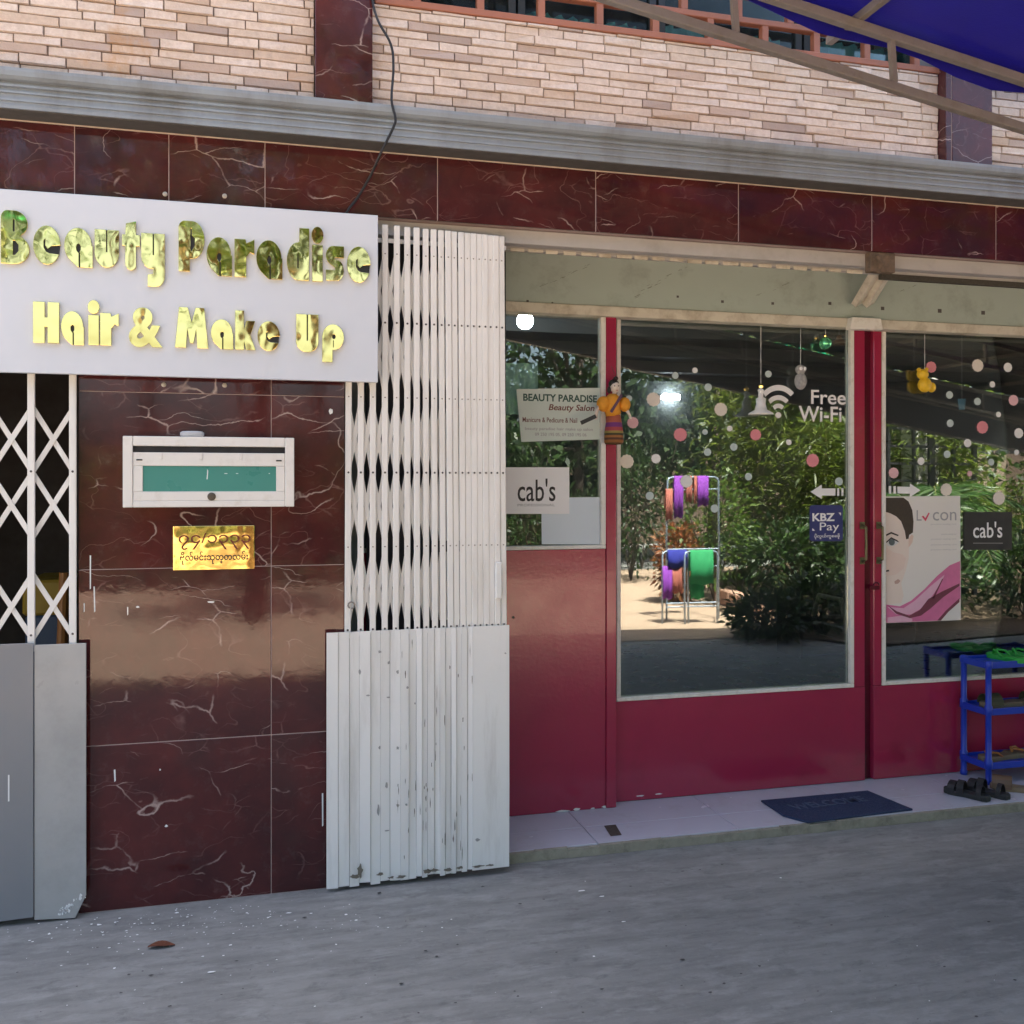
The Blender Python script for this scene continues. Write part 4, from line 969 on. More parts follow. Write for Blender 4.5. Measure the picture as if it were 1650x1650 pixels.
# salon notice
nb = thing('notice_sheet', W(900, 712, YGF), 'pale notice sheet headed BEAUTY PARADISE taped on the narrow window', 'poster')
ynb = YGF - 0.0006
M_notice = paint('faded_notice', (0.60, 0.68, 0.62), 0.6, 0.10, 5)
flat('sheet', [(832, 627), (967, 625), (967, 708), (840, 712)], ynb + .0006, M_notice, nb, 0.0006)
yn = ynb - 0.00005
label_text('lettering', 'BEAUTY PARADISE', (843, 634, 962, 646), yn, plain('dark_green_print', (0.03, 0.09, 0.07)), nb, 0.0004, 0.03)
label_text('lettering', 'Beauty Salon', (884, 651, 958, 664), yn, plain('brown_print', (0.16, 0.05, 0.04)), nb, 0.0004, 0.02, 0.2)
label_text('lettering', 'Manicure & Pedicure & Nail', (842, 672, 930, 680), yn, bpy.data.materials['brown_print'], nb, 0.0004, 0.01)
label_text('lettering', 'beauty paradise hair make up salon', (846, 688, 955, 694), yn, bpy.data.materials['grey_print'], nb, 0.0004)
label_text('lettering', '09 250 195 05, 09 250 195 06', (862, 697, 945, 703), yn, bpy.data.materials['grey_print'], nb, 0.0004)
# plain sheet and curtain behind the narrow window
o = MB().prism([(W(u, v, YGF).x, W(u, v, YGF).z) for u, v in ((872, 802), (969, 801), (969, 877), (873, 877))], YGF - 0.0008, YGF).build('paper_sheet', paint('bluish_paper', (0.62, 0.70, 0.76), 0.5, 0.06, 5))
props(o, 'blank pale blue paper sheet stuck on the narrow window below the cab\'s card', 'paper')
cu = MB(); nn = 24; ca, cb_ = X(800, 0.53), X(868, 0.53); z0, z1 = Z(840, 668, .53), Z(840, 585, .53)
cu.add([(ca + (cb_ - ca) * i / nn, 0.53 + 0.012 * math.sin(i * 1.1), z) for z in (z0, z1) for i in range(nn + 1)], [(i, i + 1, i + nn + 2, i + nn + 1) for i in range(nn)])
props(cu.build('window_curtain', mat_cloth('pale_teal_cloth', (0.50, 0.68, 0.68), 0.3), smooth=True), 'pale teal cloth hanging inside behind the narrow window', 'cloth')
# beauty poster
po = thing('beauty_poster', W(1486, 1003, YGL), 'Lycon poster of half a woman\'s face with dark hair and pink silk', 'poster')
yp = YGL
flat('sheet', [(1427, 800), (1547, 799), (1548, 999), (1428, 1004)], yp, paint('poster_paper', (0.72, 0.70, 0.66), 0.4, 0.03, 6), po, 0.0008)
M_skin = paint('print_skin', (0.70, 0.53, 0.44), 0.4, 0.05, 12); M_skin2 = paint('print_skin_light', (0.74, 0.64, 0.57), 0.4, 0.04, 12)
M_hair = paint('print_hair', (0.045, 0.030, 0.024), 0.4, 0.3, 60); M_brow = plain('print_brow', (0.03, 0.02, 0.02)); M_lip = plain('print_lip', (0.55, 0.20, 0.20))
M_silk = paint('print_silk', (0.62, 0.16, 0.33), 0.35, 0.25, 14); M_silk2 = paint('print_silk_light', (0.72, 0.42, 0.55), 0.35, 0.12, 14); M_silk3 = plain('print_silk_dark', (0.16, 0.03, 0.06))
yy = yp - 0.0009
flat('face', [(1427.5, 824), (1440, 826), (1453, 836), (1462, 855), (1465, 870), (1464, 900), (1459, 921), (1452, 940), (1456, 960), (1452, 972), (1427.8, 974)], yy, M_skin2, po, 0.0002)
M_cheek = paint('print_cheek', (0.73, 0.59, 0.52), 0.4, 0.05, 12)
flat('cheek', [(1428, 882), (1440, 890), (1454, 893), (1460, 900), (1456, 916), (1444, 926), (1428, 928)], yy - .0002, M_cheek, po, 0.00015)
flat('hair', [(1427.5, 802), (1456, 802), (1464, 808), (1470, 822), (1472, 840), (1471, 858), (1465, 862), (1464, 868), (1460, 869), (1458, 856), (1452, 840), (1444, 832), (1434, 827), (1427.5, 825)], yy - .0003, M_hair, po, 0.0002)
flat('ear', [(1464, 868), (1469, 861), (1472, 864), (1470, 874), (1466, 880), (1464, 882)], yy - .0003, M_skin, po, 0.0002)
flat('eyebrow', [(1427.8, 861), (1436, 857), (1448, 862), (1447, 864), (1436, 860), (1427.8, 864)], yy - .0004, M_brow, po, 0.0002)
flat('eye', [(1428.5, 875), (1436, 867), (1446, 872), (1447, 875), (1440, 880), (1431, 880)], yy - .0004, plain('eye_white', (0.6, 0.6, 0.6)), po, 0.0002)
flat('iris', [(1437 + 5 * math.cos(R(a)), 873.5 - 5.5 * math.sin(R(a))) for a in range(0, 360, 30)], yy - .0006, plain('iris_grey', (0.09, 0.12, 0.13)), po, 0.0002)
flat('lash', [(1427.8, 873), (1436, 865.5), (1446, 870.5), (1449, 874), (1446, 873), (1436, 868), (1428.5, 875)], yy - .0007, M_brow, po, 0.0002)
flat('nostril', [(1427.8, 919), (1432, 918), (1433, 920.5), (1427.8, 921.5)], yy - .0004, M_brow, po, 0.0002)
flat('lip', [(1441, 937), (1447, 933), (1451, 936), (1447, 940.5), (1442, 941)], yy - .0004, plain('lip_shadow', (0.50, 0.33, 0.28)), po, 0.0002)
flat('silk', [(1428, 974), (1450, 977), (1468, 968), (1490, 949), (1510, 928), (1530, 911), (1547, 904), (1547.5, 965), (1535, 975), (1520, 990), (1512, 1000), (1428, 1003.5)], yy - .0009, M_silk, po, 0.0002)
flat('silk_fold', [(1430, 978), (1456, 980), (1474, 968), (1500, 944), (1522, 926), (1517, 938), (1502, 960), (1488, 978), (1468, 990), (1444, 990)], yy - .0011, M_silk2, po, 0.0002)
flat('silk_fold', [(1430, 995), (1455, 992), (1470, 997), (1470, 1001.5), (1430, 1003)], yy - .0011, M_silk2, po, 0.0002)
flat('silk_line', [(1430, 975), (1445, 985), (1465, 992), (1482, 983), (1496, 965), (1518, 953), (1546, 940), (1546, 944), (1520, 962), (1500, 980), (1484, 992), (1466, 996), (1444, 989)], yy - .0013, M_silk3, po, 0.0002)
flat('silk_line', [(1510, 1000), (1524, 984), (1546, 964), (1546, 970), (1528, 986), (1516, 1000)], yy - .0013, M_silk3, po, 0.0002)
flat('silk_line', [(1502, 964), (1518, 933), (1520, 932), (1505, 965)], yy - .0013, M_silk3, po, 0.0002)
M_lg = plain('poster_grey', (0.33, 0.34, 0.35))
label_text('lettering', 'L', (1477, 822, 1485, 839), yy - .0003, M_lg, po, 0.0003)
flat('check_mark', [(1485, 832), (1488, 831), (1491, 835), (1496, 826), (1498, 827), (1491.5, 840)], yy - .0003, plain('poster_red', (0.6, 0.06, 0.12)), po, 0.0003)
label_text('lettering', 'con', (1503, 825, 1541, 839), yy - .0003, M_lg, po, 0.0003)
for (a, b, v) in ((1500, 1541, 845), (1517, 1541, 861), (1500, 1541, 869), (1500, 1541, 878), (1500, 1541, 886)):
    label_text('lettering', 'precision waxing care', (a, v - 1.5, b, v + 1.8), yy - .0003, plain('poster_light', (0.5, 0.5, 0.5)), po, 0.0003)

# ------------------------------------------------------------------ puppet on the post
YDL = 0.405
dp = W(985, 718, YDL)
ds = (Z(985, 612, YDL) - dp.z) / 108.0      # metres per photo pixel at the puppet
def D(u, v, dy=0.0): q = W(u, v, YDL); return Vector((q.x, YDL + dy, q.z))
pu = thing('puppet_doll', dp, 'small puppet doll in orange blouse and striped skirt hanging on the red post', 'doll')
M_face = paint('doll_face', (0.72, 0.62, 0.54), 0.5); M_or = paint('orange_blouse', (0.72, 0.30, 0.02), 0.7, 0.25, 60); M_dh = plain('doll_hair', (0.02, 0.014, 0.012), 0.5)
def skirt_mat():
    m, nt, p, tc, out = newmat('striped_skirt')
    z = N(nt, 'ShaderNodeSeparateXYZ', {0: tc.outputs['Object']}).outputs[2]
    ra = N(nt, 'ShaderNodeValToRGB', {0: math_(nt, 'MULTIPLY', z, 1 / 0.125)}); cr = ra.color_ramp; cr.interpolation = 'CONSTANT'
    cols = [(0, (0.10, 0.05, 0.015)), (0.10, (0.24, 0.09, 0.02)), (0.2, (0.08, 0.03, 0.015)), (0.28, (0.30, 0.12, 0.03)), (0.36, (0.05, 0.04, 0.012)), (0.44, (0.28, 0.22, 0.05)), (0.52, (0.35, 0.05, 0.06)), (0.66, (0.16, 0.03, 0.16)), (0.82, (0.40, 0.10, 0.05))]
    cr.elements[0].color = c4(cols[0][1]); cr.elements[1].position = cols[1][0]; cr.elements[1].color = c4(cols[1][1])
    for q, cc in cols[2:]: cr.elements.new(q).color = c4(cc)
    setin(nt, p, 'Base Color', ra.outputs[0]); setin(nt, p, 'Roughness', 0.75)
    return m
b = MB(); b.lathe(D(989, 716), [(14 * ds, 0), (16 * ds, 4 * ds), (15.5 * ds, 20 * ds), (13 * ds, 36 * ds), (11 * ds, 48 * ds)], 16); b.build('skirt', skirt_mat(), pu, smooth=True)
b = MB(); b.lathe(D(987, 671), [(11 * ds, 0), (13 * ds, 8 * ds), (12 * ds, 18 * ds), (13 * ds, 30 * ds), (6 * ds, 37 * ds)], 14)
b.ball(D(972, 651, -.004), (12 * ds, 10 * ds, 13 * ds), 12, 8); b.ball(D(1006, 652, -.004), (10 * ds, 9 * ds, 12 * ds), 12, 8); b.ball(D(991, 664, -.012), (9 * ds, 8 * ds, 7 * ds), 10, 6)
b.build('blouse', M_or, pu, smooth=True)
hd = MB(); hd.ball(D(991, 624), (8 * ds, 8 * ds, 9.5 * ds), 14, 10); hd.tube([D(990, 632), D(989, 640)], 3.6 * ds, 8); hd.ball(D(991.5, 626, -8 * ds), (1.3 * ds, 1.6 * ds, 1.6 * ds), 6, 5)
h = hd.build('head', M_face, pu, smooth=True)
for du in (-3, 3.2): MB().ball(D(991 + du, 622.5, -7.3 * ds), (1.4 * ds, 0.8 * ds, 0.9 * ds), 6, 5).build('eye', M_black, h)
MB().ball(D(991.5, 629.5, -7.4 * ds), (2 * ds, 0.7 * ds, 0.7 * ds), 6, 5).build('mouth', M_lip, h)
b = MB(); b.ball(D(990, 618.5, 3 * ds), (8.8 * ds, 8.4 * ds, 8 * ds), 14, 8); b.ball(D(993, 609.5, 2 * ds), (4.5 * ds, 4 * ds, 3.6 * ds), 10, 6); b.ball(D(982, 628, 2 * ds), (3.4 * ds, 4 * ds, 6 * ds), 8, 6); b.build('hair', M_dh, pu, smooth=True)
b = MB(); b.tube([D(963, 655, -.004), D(960.5, 663, -.008), D(959, 671, -.012)], [4 * ds, 3 * ds, 2.4 * ds], 8); b.ball(D(958.6, 673, -.012), (3 * ds, 2.4 * ds, 3.4 * ds), 8, 6); b.build('arm', M_face, pu, smooth=True)
b = MB(); b.tube([D(1006, 657, -.004), D(1011, 664, -.006), D(1014, 671, -.008)], [3.6 * ds, 2.8 * ds, 2.2 * ds], 8); b.ball(D(1014.6, 673, -.008), (2.6 * ds, 2.2 * ds, 3 * ds), 8, 6); b.build('arm', M_face, pu, smooth=True)
b = MB(); b.bar(D(998, 637, -.030), D(980, 665, -.036), 4.5 * ds, 1.5 * ds, up=(0, -1, 0)); b.build('sash', plain('doll_sash', (0.10, 0.05, 0.09)), pu)
b = MB(); b.bar(D(958, 671, -.018), D(934, 682, -.018), 6.5 * ds, 2.5 * ds, up=(0, -1, 0)); b.build('clapper', plain('doll_clapper', (0.03, 0.035, 0.035)), pu, bevel=0.001)
MB().tube([D(992, 606), W(985, 590, YF - 0.007)], 0.0012, 5).build('string', M_dh, pu)

# ------------------------------------------------------------------ things hung and lit inside the shop
YI = 0.62
def hang(name, u, v, top, build, label, cat, y=YI):
    p = W(u, v, y); o = thing(name, p, label, cat); build(o, p)
    MB().tube([p + Vector((0, 0, top)), (p.x, y, 2.465 if y > .6 else zt0)], 0.0011, 5).build('string', M_white, o); return o
def b_ball(o, p):
    MB().ball(p, 0.031, 16, 12).build('ball', paint('green_mirror_ball', (0.16, 0.60, 0.30), 0.12, 0.4, 40, metal=0.7), o, smooth=True)
    MB().lathe(p + Vector((0, 0, 0.030)), [(0.008, 0), (0.009, 0.006), (0.005, 0.012)], 10).build('cap', M_gold, o)
hang('glass_ball', 1330, 553, 0.042, b_ball, 'shiny green glass ball hanging before the top of the Wi-Fi door', 'ornament', .502)
def b_bell(o, p):
    MB().lathe(p, [(0.060, 0), (0.058, 0.006), (0.030, 0.022), (0.022, 0.05), (0.024, 0.075), (0.012, 0.082), (0.012, 0.105), (0.016, 0.115), (0.005, 0.125)], 20).build('bell', paint('white_ceramic', (0.80, 0.80, 0.78), 0.2), o, smooth=True)
    MB().lathe(p + Vector((0, 0, 0.126)), [(0.010, 0), (0.012, 0.01), (0.004, 0.02)], 12).build('finial', M_gold, o)
hang('wind_bell', 1226, 668, 0.146, b_bell, 'white ceramic wind bell hanging beside the wireless symbol', 'ornament', .47)
def b_owl(o, p):
    MB().ball(p, (0.030, 0.028, 0.042), 14, 10).build('body', paint('grey_speckle', (0.34, 0.34, 0.33), 0.7, 0.6, 90), o, smooth=True)
    h = MB().ball(p + Vector((0, 0, 0.055)), (0.026, 0.025, 0.024), 14, 10).build('head', bpy.data.materials['grey_speckle'], o, smooth=True)
    for s in (-1, 1): MB().ball(p + Vector((s * 0.010, -0.021, 0.058)), (0.009, 0.006, 0.009), 10, 8).build('eye', M_white, h)
hang('owl_ornament', 1290, 614, 0.079, b_owl, 'small grey owl ornament hanging above the Free Wi-Fi lettering', 'ornament', .504)
def b_toy(o, p):
    my = paint('yellow_plush', (0.85, 0.50, 0.02), 0.5, 0.3, 60)
    MB().ball(p, (0.036, 0.030, 0.038), 14, 10).ball(p + Vector((0.040, 0, -0.012)), (0.022, 0.02, 0.026), 10, 8).build('body', my, o, smooth=True)
    MB().ball(p + Vector((-0.012, 0, 0.052)), (0.030, 0.027, 0.027), 14, 10).ball(p + Vector((-0.034, 0, 0.074)), 0.011, 8, 6).ball(p + Vector((0.010, 0, 0.076)), 0.011, 8, 6).build('head', my, o, smooth=True)
hang('yellow_toy', 1490, 620, 0.078, b_toy, 'golden yellow toy hanging before the glass beside a deep pink dot', 'toy', .50)
def b_cup(o, p):
    MB().lathe(p, [(0.018, 0), (0.026, 0.055), (0.024, 0.055), (0.016, 0.004)], 4).build('cup', paint('light_blue_paper', (0.20, 0.52, 0.85), 0.5), o)
hang('paper_lantern', 1550, 660, 0.055, b_cup, 'small light blue paper lantern hanging behind the right door', 'ornament')
def b_shade(o, p):
    MB().lathe(p, [(0.045, 0), (0.047, 0.012), (0.015, 0.03), (0.010, 0.05)], 18).build('shade', paint('brown_shade', (0.36, 0.22, 0.15), 0.5), o, smooth=True)
hang('lamp_shade', 1352, 556, 0.05, b_shade, 'small brown lamp shade hanging next to the green glass ball', 'lamp')
pb = W(846, 517, 1.6)
bl = thing('light_bulb', pb, 'round white light bulb glowing under the shop ceiling', 'lamp')
MB().ball(pb, 0.048, 16, 12).build('bulb', mat_emit('bulb_light', (0.90, 0.95, 1.0), 10), bl, smooth=True)
MB().lathe(pb + Vector((0, 0, 0.046)), [(0.02, 0), (0.02, 0.05), (0.035, 0.055), (0.035, 0.065)], 14).build('socket', M_white, bl)
MB().tube([pb + Vector((0, 0, .11)), (pb.x, pb.y, 2.559)], 0.004, 6).build('cord', M_white, bl)
pt = W(1082, 640, 4.55)
tl = thing('tube_light', pt, 'white fluorescent tube glowing on the shop back wall', 'lamp')
MB().tube([pt + Vector((-0.075, 0, 0)), pt + Vector((0.075, 0, 0))], 0.028, 10).build('tube', mat_emit('tube_light', (0.9, 0.93, 1.0), 7), tl)
MB().box(pt.x - .1, pt.x + .1, 4.575, 4.599, pt.z - .02, pt.z + .02).build('housing', M_white, tl)
# dim furniture
def cabinet(x, y, w, h, label):
    c = thing('cabinet', (x, y, 0.04), label, 'cabinet'); mm = paint('dark_cabinet_wood', (0.07, 0.06, 0.055), 0.4)
    MB().box(x - w / 2, x + w / 2, y + .36, y + .38, .04, h).box(x - w / 2, x - w / 2 + .02, y, y + .3595, .04, h).box(x + w / 2 - .02, x + w / 2, y, y + .3595, .04, h).build('carcass', mm, c)
    for k in range(5):
        z = .05 + (h - .08) * k / 4; MB().box(x - w / 2 + .0205, x + w / 2 - .0205, y + .004, y + .3595, z, z + .02).build('shelf', mm, c)
cabinet(4.9, 3.6, 1.0, 1.9, 'dark shelf cabinet inside behind the right door'); cabinet(1.9, 4.1, 0.9, 1.6, 'low dark shelf cabinet at the back of the shop')
sc1 = thing('salon_chair', (3.9, 2.0, 0.04), 'black salon chair standing in the dim shop behind the right door', 'chair')
mm = paint('black_vinyl', (0.02, 0.02, 0.022), 0.35)
MB().box(3.66, 4.14, 1.76, 2.24, .48, .58).build('seat', mm, sc1, bevel=.03, seg=3); MB().box(3.68, 4.12, 2.2, 2.28, .6, 1.1).build('backrest', mm, sc1, bevel=.03, seg=3)
MB().lathe((3.9, 2.0, .04), [(.26, 0), (.26, .02), (.04, .05), (.035, .438)], 20).build('base', M_alu, sc1)
for s in (-1, 1): MB().tube([(3.9 + s * .25, 2.2, .62), (3.9 + s * .27, 2.1, .76), (3.9 + s * .27, 1.85, .76), (3.9 + s * .25, 1.8, .55)], .018, 8).build('armrest', M_alu, sc1)

# ------------------------------------------------------------------ doormat
zm = ZS + 0.001
mt = thing('doormat', G(1350, 1305, zm), 'navy blue rubber doormat reading WELCOME on the tiled doorstep', 'doormat')
q = [G(1226, 1292, zm), G(1398, 1276, zm), G(1471, 1306, zm), G(1302, 1327, zm)]
lft = G(1262, 1316, zm)
M_mat = paint('navy_rubber_mat', (0.014, 0.032, 0.085), 0.75, 0.2, 60, (0.03, 0.045, 0.07), 0.3, 30, 0.5, 200)
mm_ = MB(); pl_ = [q[0], q[1], q[2], q[3], lft]; n = 5
mm_.add([(p.x, p.y, zm + .008) for p in pl_] + [(p.x, p.y, zm) for p in pl_], [(4, 3, 2, 1, 0), (5, 6, 7, 8, 9)] + [(i, (i + 1) % n, (i + 1) % n + n, i + n) for i in range(n)])
mm_.build('mat', M_mat, mt, bevel=0.002)
v, f = font_geo('WELCOME', 0.01); lo, hi = v.min(0), v.max(0); nn_ = (v - lo) / (hi - lo)
tl_, tr_ = G(1283, 1308, zm), G(1400, 1293, zm); ax = tr_ - tl_; ay = Vector((-ax.y, ax.x, 0)).normalized() * 0.07
vs = [tl_ + ax * a + ay * b + Vector((0, 0, .0082 + c * .0015)) for a, b, c in nn_]
MB().add(vs, f).build('lettering', paint('mat_lettering', (0.06, 0.085, 0.14), 0.8), mt)

# ------------------------------------------------------------------ shoe rack and shoes
rfx, rfy, rby = G(1588, 1262, ZS).x, 0.315, 0.485
rw, zs = 0.56, [0.137, 0.40, 0.628]
rk = thing('shoe_rack', (rfx + rw / 2, 0.4, ZS), 'blue plastic three tier shoe rack standing on the doorstep', 'shoe rack')
for (x, y) in ((rfx, rfy), (rfx, rby), (rfx + rw, rfy), (rfx + rw, rby)):
    m_ = MB()
    m_.lathe((x, y, ZS + .0005), [(.017, 0), (.018, .02), (.0145, .025), (.0145, zs[0] - ZS - .02), (.019, zs[0] - ZS - .015), (.019, zs[0] - ZS + .02), (.0145, zs[0] - ZS + .026), (.0145, zs[1] - ZS - .02), (.019, zs[1] - ZS - .015), (.019, zs[1] - ZS + .02), (.0145, zs[1] - ZS + .026), (.0145, zs[2] - ZS - .02), (.019, zs[2] - ZS - .015), (.019, zs[2] - ZS + .010), (.010, zs[2] - ZS + .016)], 14)
    m_.build('leg', M_blue, rk, smooth=True)
for z in zs:
    m_ = MB(); e = .012
    m_.box(rfx - .004, rfx + rw + .004, rfy - .012, rfy - .001, z - .022, z + .010).box(rfx - .004, rfx + rw + .004, rby + .001, rby + .012, z - .022, z + .010)
    m_.box(rfx - .016, rfx - .005, rfy - .012, rby + .012, z - .022, z + .010).box(rfx + rw + .005, rfx + rw + .016, rfy - .012, rby + .012, z - .022, z + .010)
    m_.box(rfx - .004, rfx + rw + .004, rfy, rby, z - .008, z - .004)
    m_.build('shelf', M_blue, rk, bevel=.002)
def shoe(name, loc, rot, label, cols, kind='sandal', L=0.25, group=None):
    o = thing(name, loc, label, 'shoe', group); ORG[o.name] = Vector((0, 0, 0))
    out = [(-.5, .0), (-.47, .12), (-.38, .16), (-.2, .145), (0, .135), (.15, .165), (.32, .19), (.44, .15), (.5, .04), (.48, -.08), (.4, -.16), (.28, -.185), (.1, -.15), (-.1, -.125), (-.3, -.14), (-.44, -.13), (-.49, -.06)]
    n = len(out)
    def lift(x): return 0.010 * max(0, x - .2) * 2 + 0.012 * max(0, -x - .05)
    sv = [(x * L, y * L, lift(x) * .4) for x, y in out] + [(x * L, y * L, .016 + lift(x)) for x, y in out] + [(x * L * .95, y * L * .9, .021 + lift(x)) for x, y in out]
    fs = [tuple(range(n - 1, -1, -1)), tuple(range(2 * n, 3 * n))] + [(i, (i + 1) % n, (i + 1) % n + n, i + n) for i in range(n)] + [(i + n, (i + 1) % n + n, (i + 1) % n + 2 * n, i + 2 * n) for i in range(n)]
    MB().add(sv, fs).build('sole', cols[0], o)
    def strap(x0, x1, wy, h, w=.028):
        m_ = MB(); k = 9; vs = []; ff = []
        for i in range(k):
            t = math.pi * i / (k - 1); xx = x0 + (x1 - x0) * i / (k - 1)
            for s in (-1, 1):
                vs += [((xx) * L + s * w / 2, math.cos(t) * wy * L, .014 + math.sin(t) * h), ((xx) * L + s * w / 2, math.cos(t) * (wy * L + .003), .014 + math.sin(t) * (h + .003))]
        for i in range(k - 1):
            a = i * 4; ff += [(a, a + 4, a + 6, a + 2), (a + 1, a + 3, a + 7, a + 5), (a, a + 1, a + 5, a + 4), (a + 2, a + 6, a + 7, a + 3)]
        m_.add(vs, ff).build('strap', cols[1], o, smooth=False)
    if kind == 'sandal':
        strap(.30, .26, .18, .045, .034); strap(.10, .12, .155, .055, .03); strap(-.30, -.30, .14, .05, .02)
    elif kind == 'flip':
        for s in (-1, 1):
            MB().tube([(.34 * L, 0.01, .020), (.30 * L, s * .05 * L, .042), (.14 * L, s * .13 * L, .040), (.0, s * .135 * L, .018)], [.004, .006, .006, .004], 7).build('strap', cols[1], o, smooth=True)
    else:
        strap(.28, .26, .185, .05, .085)
    o.rotation_euler = (0, 0, rot)
    return o
M_sblk = paint('black_rubber', (0.012, 0.011, 0.012), 0.6); M_sgry = paint('grey_rubber_sole', (0.02, 0.022, 0.022), 0.7); M_sbrn = paint('brown_leather', (0.13, 0.075, 0.04), 0.5); M_stan = paint('tan_sole', (0.20, 0.15, 0.09), 0.6)
M_sor = paint('orange_strap', (0.42, 0.17, 0.04), 0.5); M_sol = paint('olive_strap', (0.06, 0.06, 0.025), 0.6); M_sgrn = paint('green_foam', (0.03, 0.36, 0.05), 0.55)
zz = ZS + 0.0005
shoe('sandal', G(1558, 1283, zz), R(118), 'black strappy sandal of the pair standing before the shoe rack', (M_sgry, M_sblk), 'sandal', .21, 'black sandals before the rack')
shoe('sandal', G(1590, 1280, zz), R(116), 'black strappy sandal of the pair standing before the shoe rack', (M_sgry, M_sblk), 'sandal', .21, 'black sandals before the rack')
shoe('loafer', G(1638, 1274, zz), R(140), 'brown shoe with tan sole under the shoe rack', (M_stan, M_sbrn), 'slide', .23)
shoe('flip_flop', (rfx + .13, .40, zs[0] - .0035), R(185), 'brown flip flop with orange straps on the lowest rack shelf', (M_stan, M_sor), 'flip', .23, 'orange strapped pair')
shoe('flip_flop', (rfx + .30, .41, zs[0] - .0035), R(172), 'brown flip flop with orange straps on the lowest rack shelf', (M_stan, M_sor), 'flip', .23, 'orange strapped pair')
shoe('slipper', (rfx + .15, .40, zs[1] - .0035), R(180), 'olive slipper with tan sole on the middle rack shelf', (M_stan, M_sol), 'slide', .24, 'olive slippers')
shoe('slipper', (rfx + .40, .40, zs[1] - .0035), R(180), 'olive slipper with tan sole on the middle rack shelf', (M_stan, M_sol), 'slide', .24, 'olive slippers')
shoe('slipper', (rfx + .18, .40, zs[2] - .0035), R(95), 'bright green foam slipper on the top rack shelf', (M_sgrn, M_sgrn), 'flip', .22, 'green slippers')
shoe('slipper', (rfx + .28, .40, zs[2] - .0035), R(80), 'bright green foam slipper on the top rack shelf', (M_sgrn, M_sgrn), 'flip', .22, 'green slippers')

# ------------------------------------------------------------------ cable, leaf, litter
cpts = [W(594, -60, -.03), W(600, 0, -.03), W(610, 35, -.06), W(630, 72, -.08), W(634, 110, -.09), W(631, 160, -.11), W(637, 190, -.115), W(634, 205, -.115), W(612, 250, -.105), W(596, 285, -.05), W(575, 320, -.04), W(560, 340, -.045), W(550, 365, -.045)]
def smooth_pts(P, k=6):
    out = []
    for i in range(len(P) - 1):
        p0, p1, p2, p3 = P[max(i - 1, 0)], P[i], P[i + 1], P[min(i + 2, len(P) - 1)]
        for j in range(k):
            t = j / k; out.append(0.5 * ((2 * p1) + (p2 - p0) * t + (2 * p0 - 5 * p1 + 4 * p2 - p3) * t * t + (3 * p1 - p0 - 3 * p2 + p3) * t ** 3))
    return out + [P[-1]]
props(MB().tube(smooth_pts(cpts), 0.0048, 7).build('cable', paint('black_cable', (0.012, 0.011, 0.011), 0.5), smooth=True), 'black electric cable hanging over the grey cornice to the sign', 'cable')
lp = G(260, 1527); lf = MB()
vs = []; k = 8
for i in range(k + 1):
    t = i / k; w = 0.020 * math.sin(math.pi * min(1, t * .93 + .05)) ; zc = 0.0045 + 0.004 * math.sin(t * math.pi * 1.3)
    for s in (-1, 0, 1): vs.append((lp.x - .042 + .084 * t, lp.y + s * w + .006 * math.sin(t * 3), zc + (0.004 if s else 0)))
lf.add(vs, [(i * 3 + j, i * 3 + j + 3, i * 3 + j + 4, i * 3 + j + 1) for i in range(k) for j in range(2)])
props(lf.build('dry_leaf', paint('dry_leaf', (0.12, 0.038, 0.018), 0.7, 0.3, 50), smooth=True), 'curled reddish brown dry leaf lying on the concrete', 'leaf')
ft = MB()
for k in range(330):
    if k < 300: u, v = rng.gauss(260, 190), 1440 + abs(rng.gauss(0, 1)) * 45 + max(0, (520 - rng.uniform(0, 520)) * .06)
    else: u, v = rng.uniform(0, 1650), rng.uniform(1400, 1640)
    p = G(u, v)
    if p.y > -0.05: continue
    s = abs(rng.gauss(0, 1)) * 0.0022 + 0.0008; a0 = rng.uniform(0, 6)
    ft.add([(p.x + s * math.cos(a0 + a) * rng.uniform(.5, 1.5), p.y + s * math.sin(a0 + a) * rng.uniform(.5, 1.2), 0.0042) for a in (0, 1.3, 2.4, 3.7, 5)], [(0, 1, 2, 3, 4)])
for (u, v, s) in ((937, 1437, .016), (970, 1446, .012), (1005, 1487, .008), (340, 1568, .012), (465, 1473, .010)):
    p = G(u, v); ft.add([(p.x + s * math.cos(a) * rng.uniform(.6, 1.3), p.y + s * .5 * math.sin(a) * rng.uniform(.4, 1.2), 0.0044) for a in (0, .9, 1.9, 3.2, 4.1, 5.3)], [(0, 1, 2, 3, 4, 5)])
props(ft.build('paint_flecks', M_chip), 'white paint flecks scattered over the concrete', 'litter', kind='stuff')
fd = MB()
for k in range(120):
    u, v = rng.uniform(0, 1650), rng.uniform(1380, 1648); p = G(u, v)
    if p.y > -0.04: continue
    s = abs(rng.gauss(0, 1)) * 0.0026 + 0.001; a0 = rng.uniform(0, 6)
    fd.add([(p.x + s * math.cos(a0 + a) * rng.uniform(.5, 1.9), p.y + s * math.sin(a0 + a) * rng.uniform(.5, 1.2), 0.0041) for a in (0, 1.3, 2.4, 3.7, 5)], [(0, 1, 2, 3, 4)])
props(fd.build('dark_grit', plain('dark_grit', (0.05, 0.048, 0.045), 0.9)), 'dark specks of grit on the concrete', 'grit', kind='stuff')

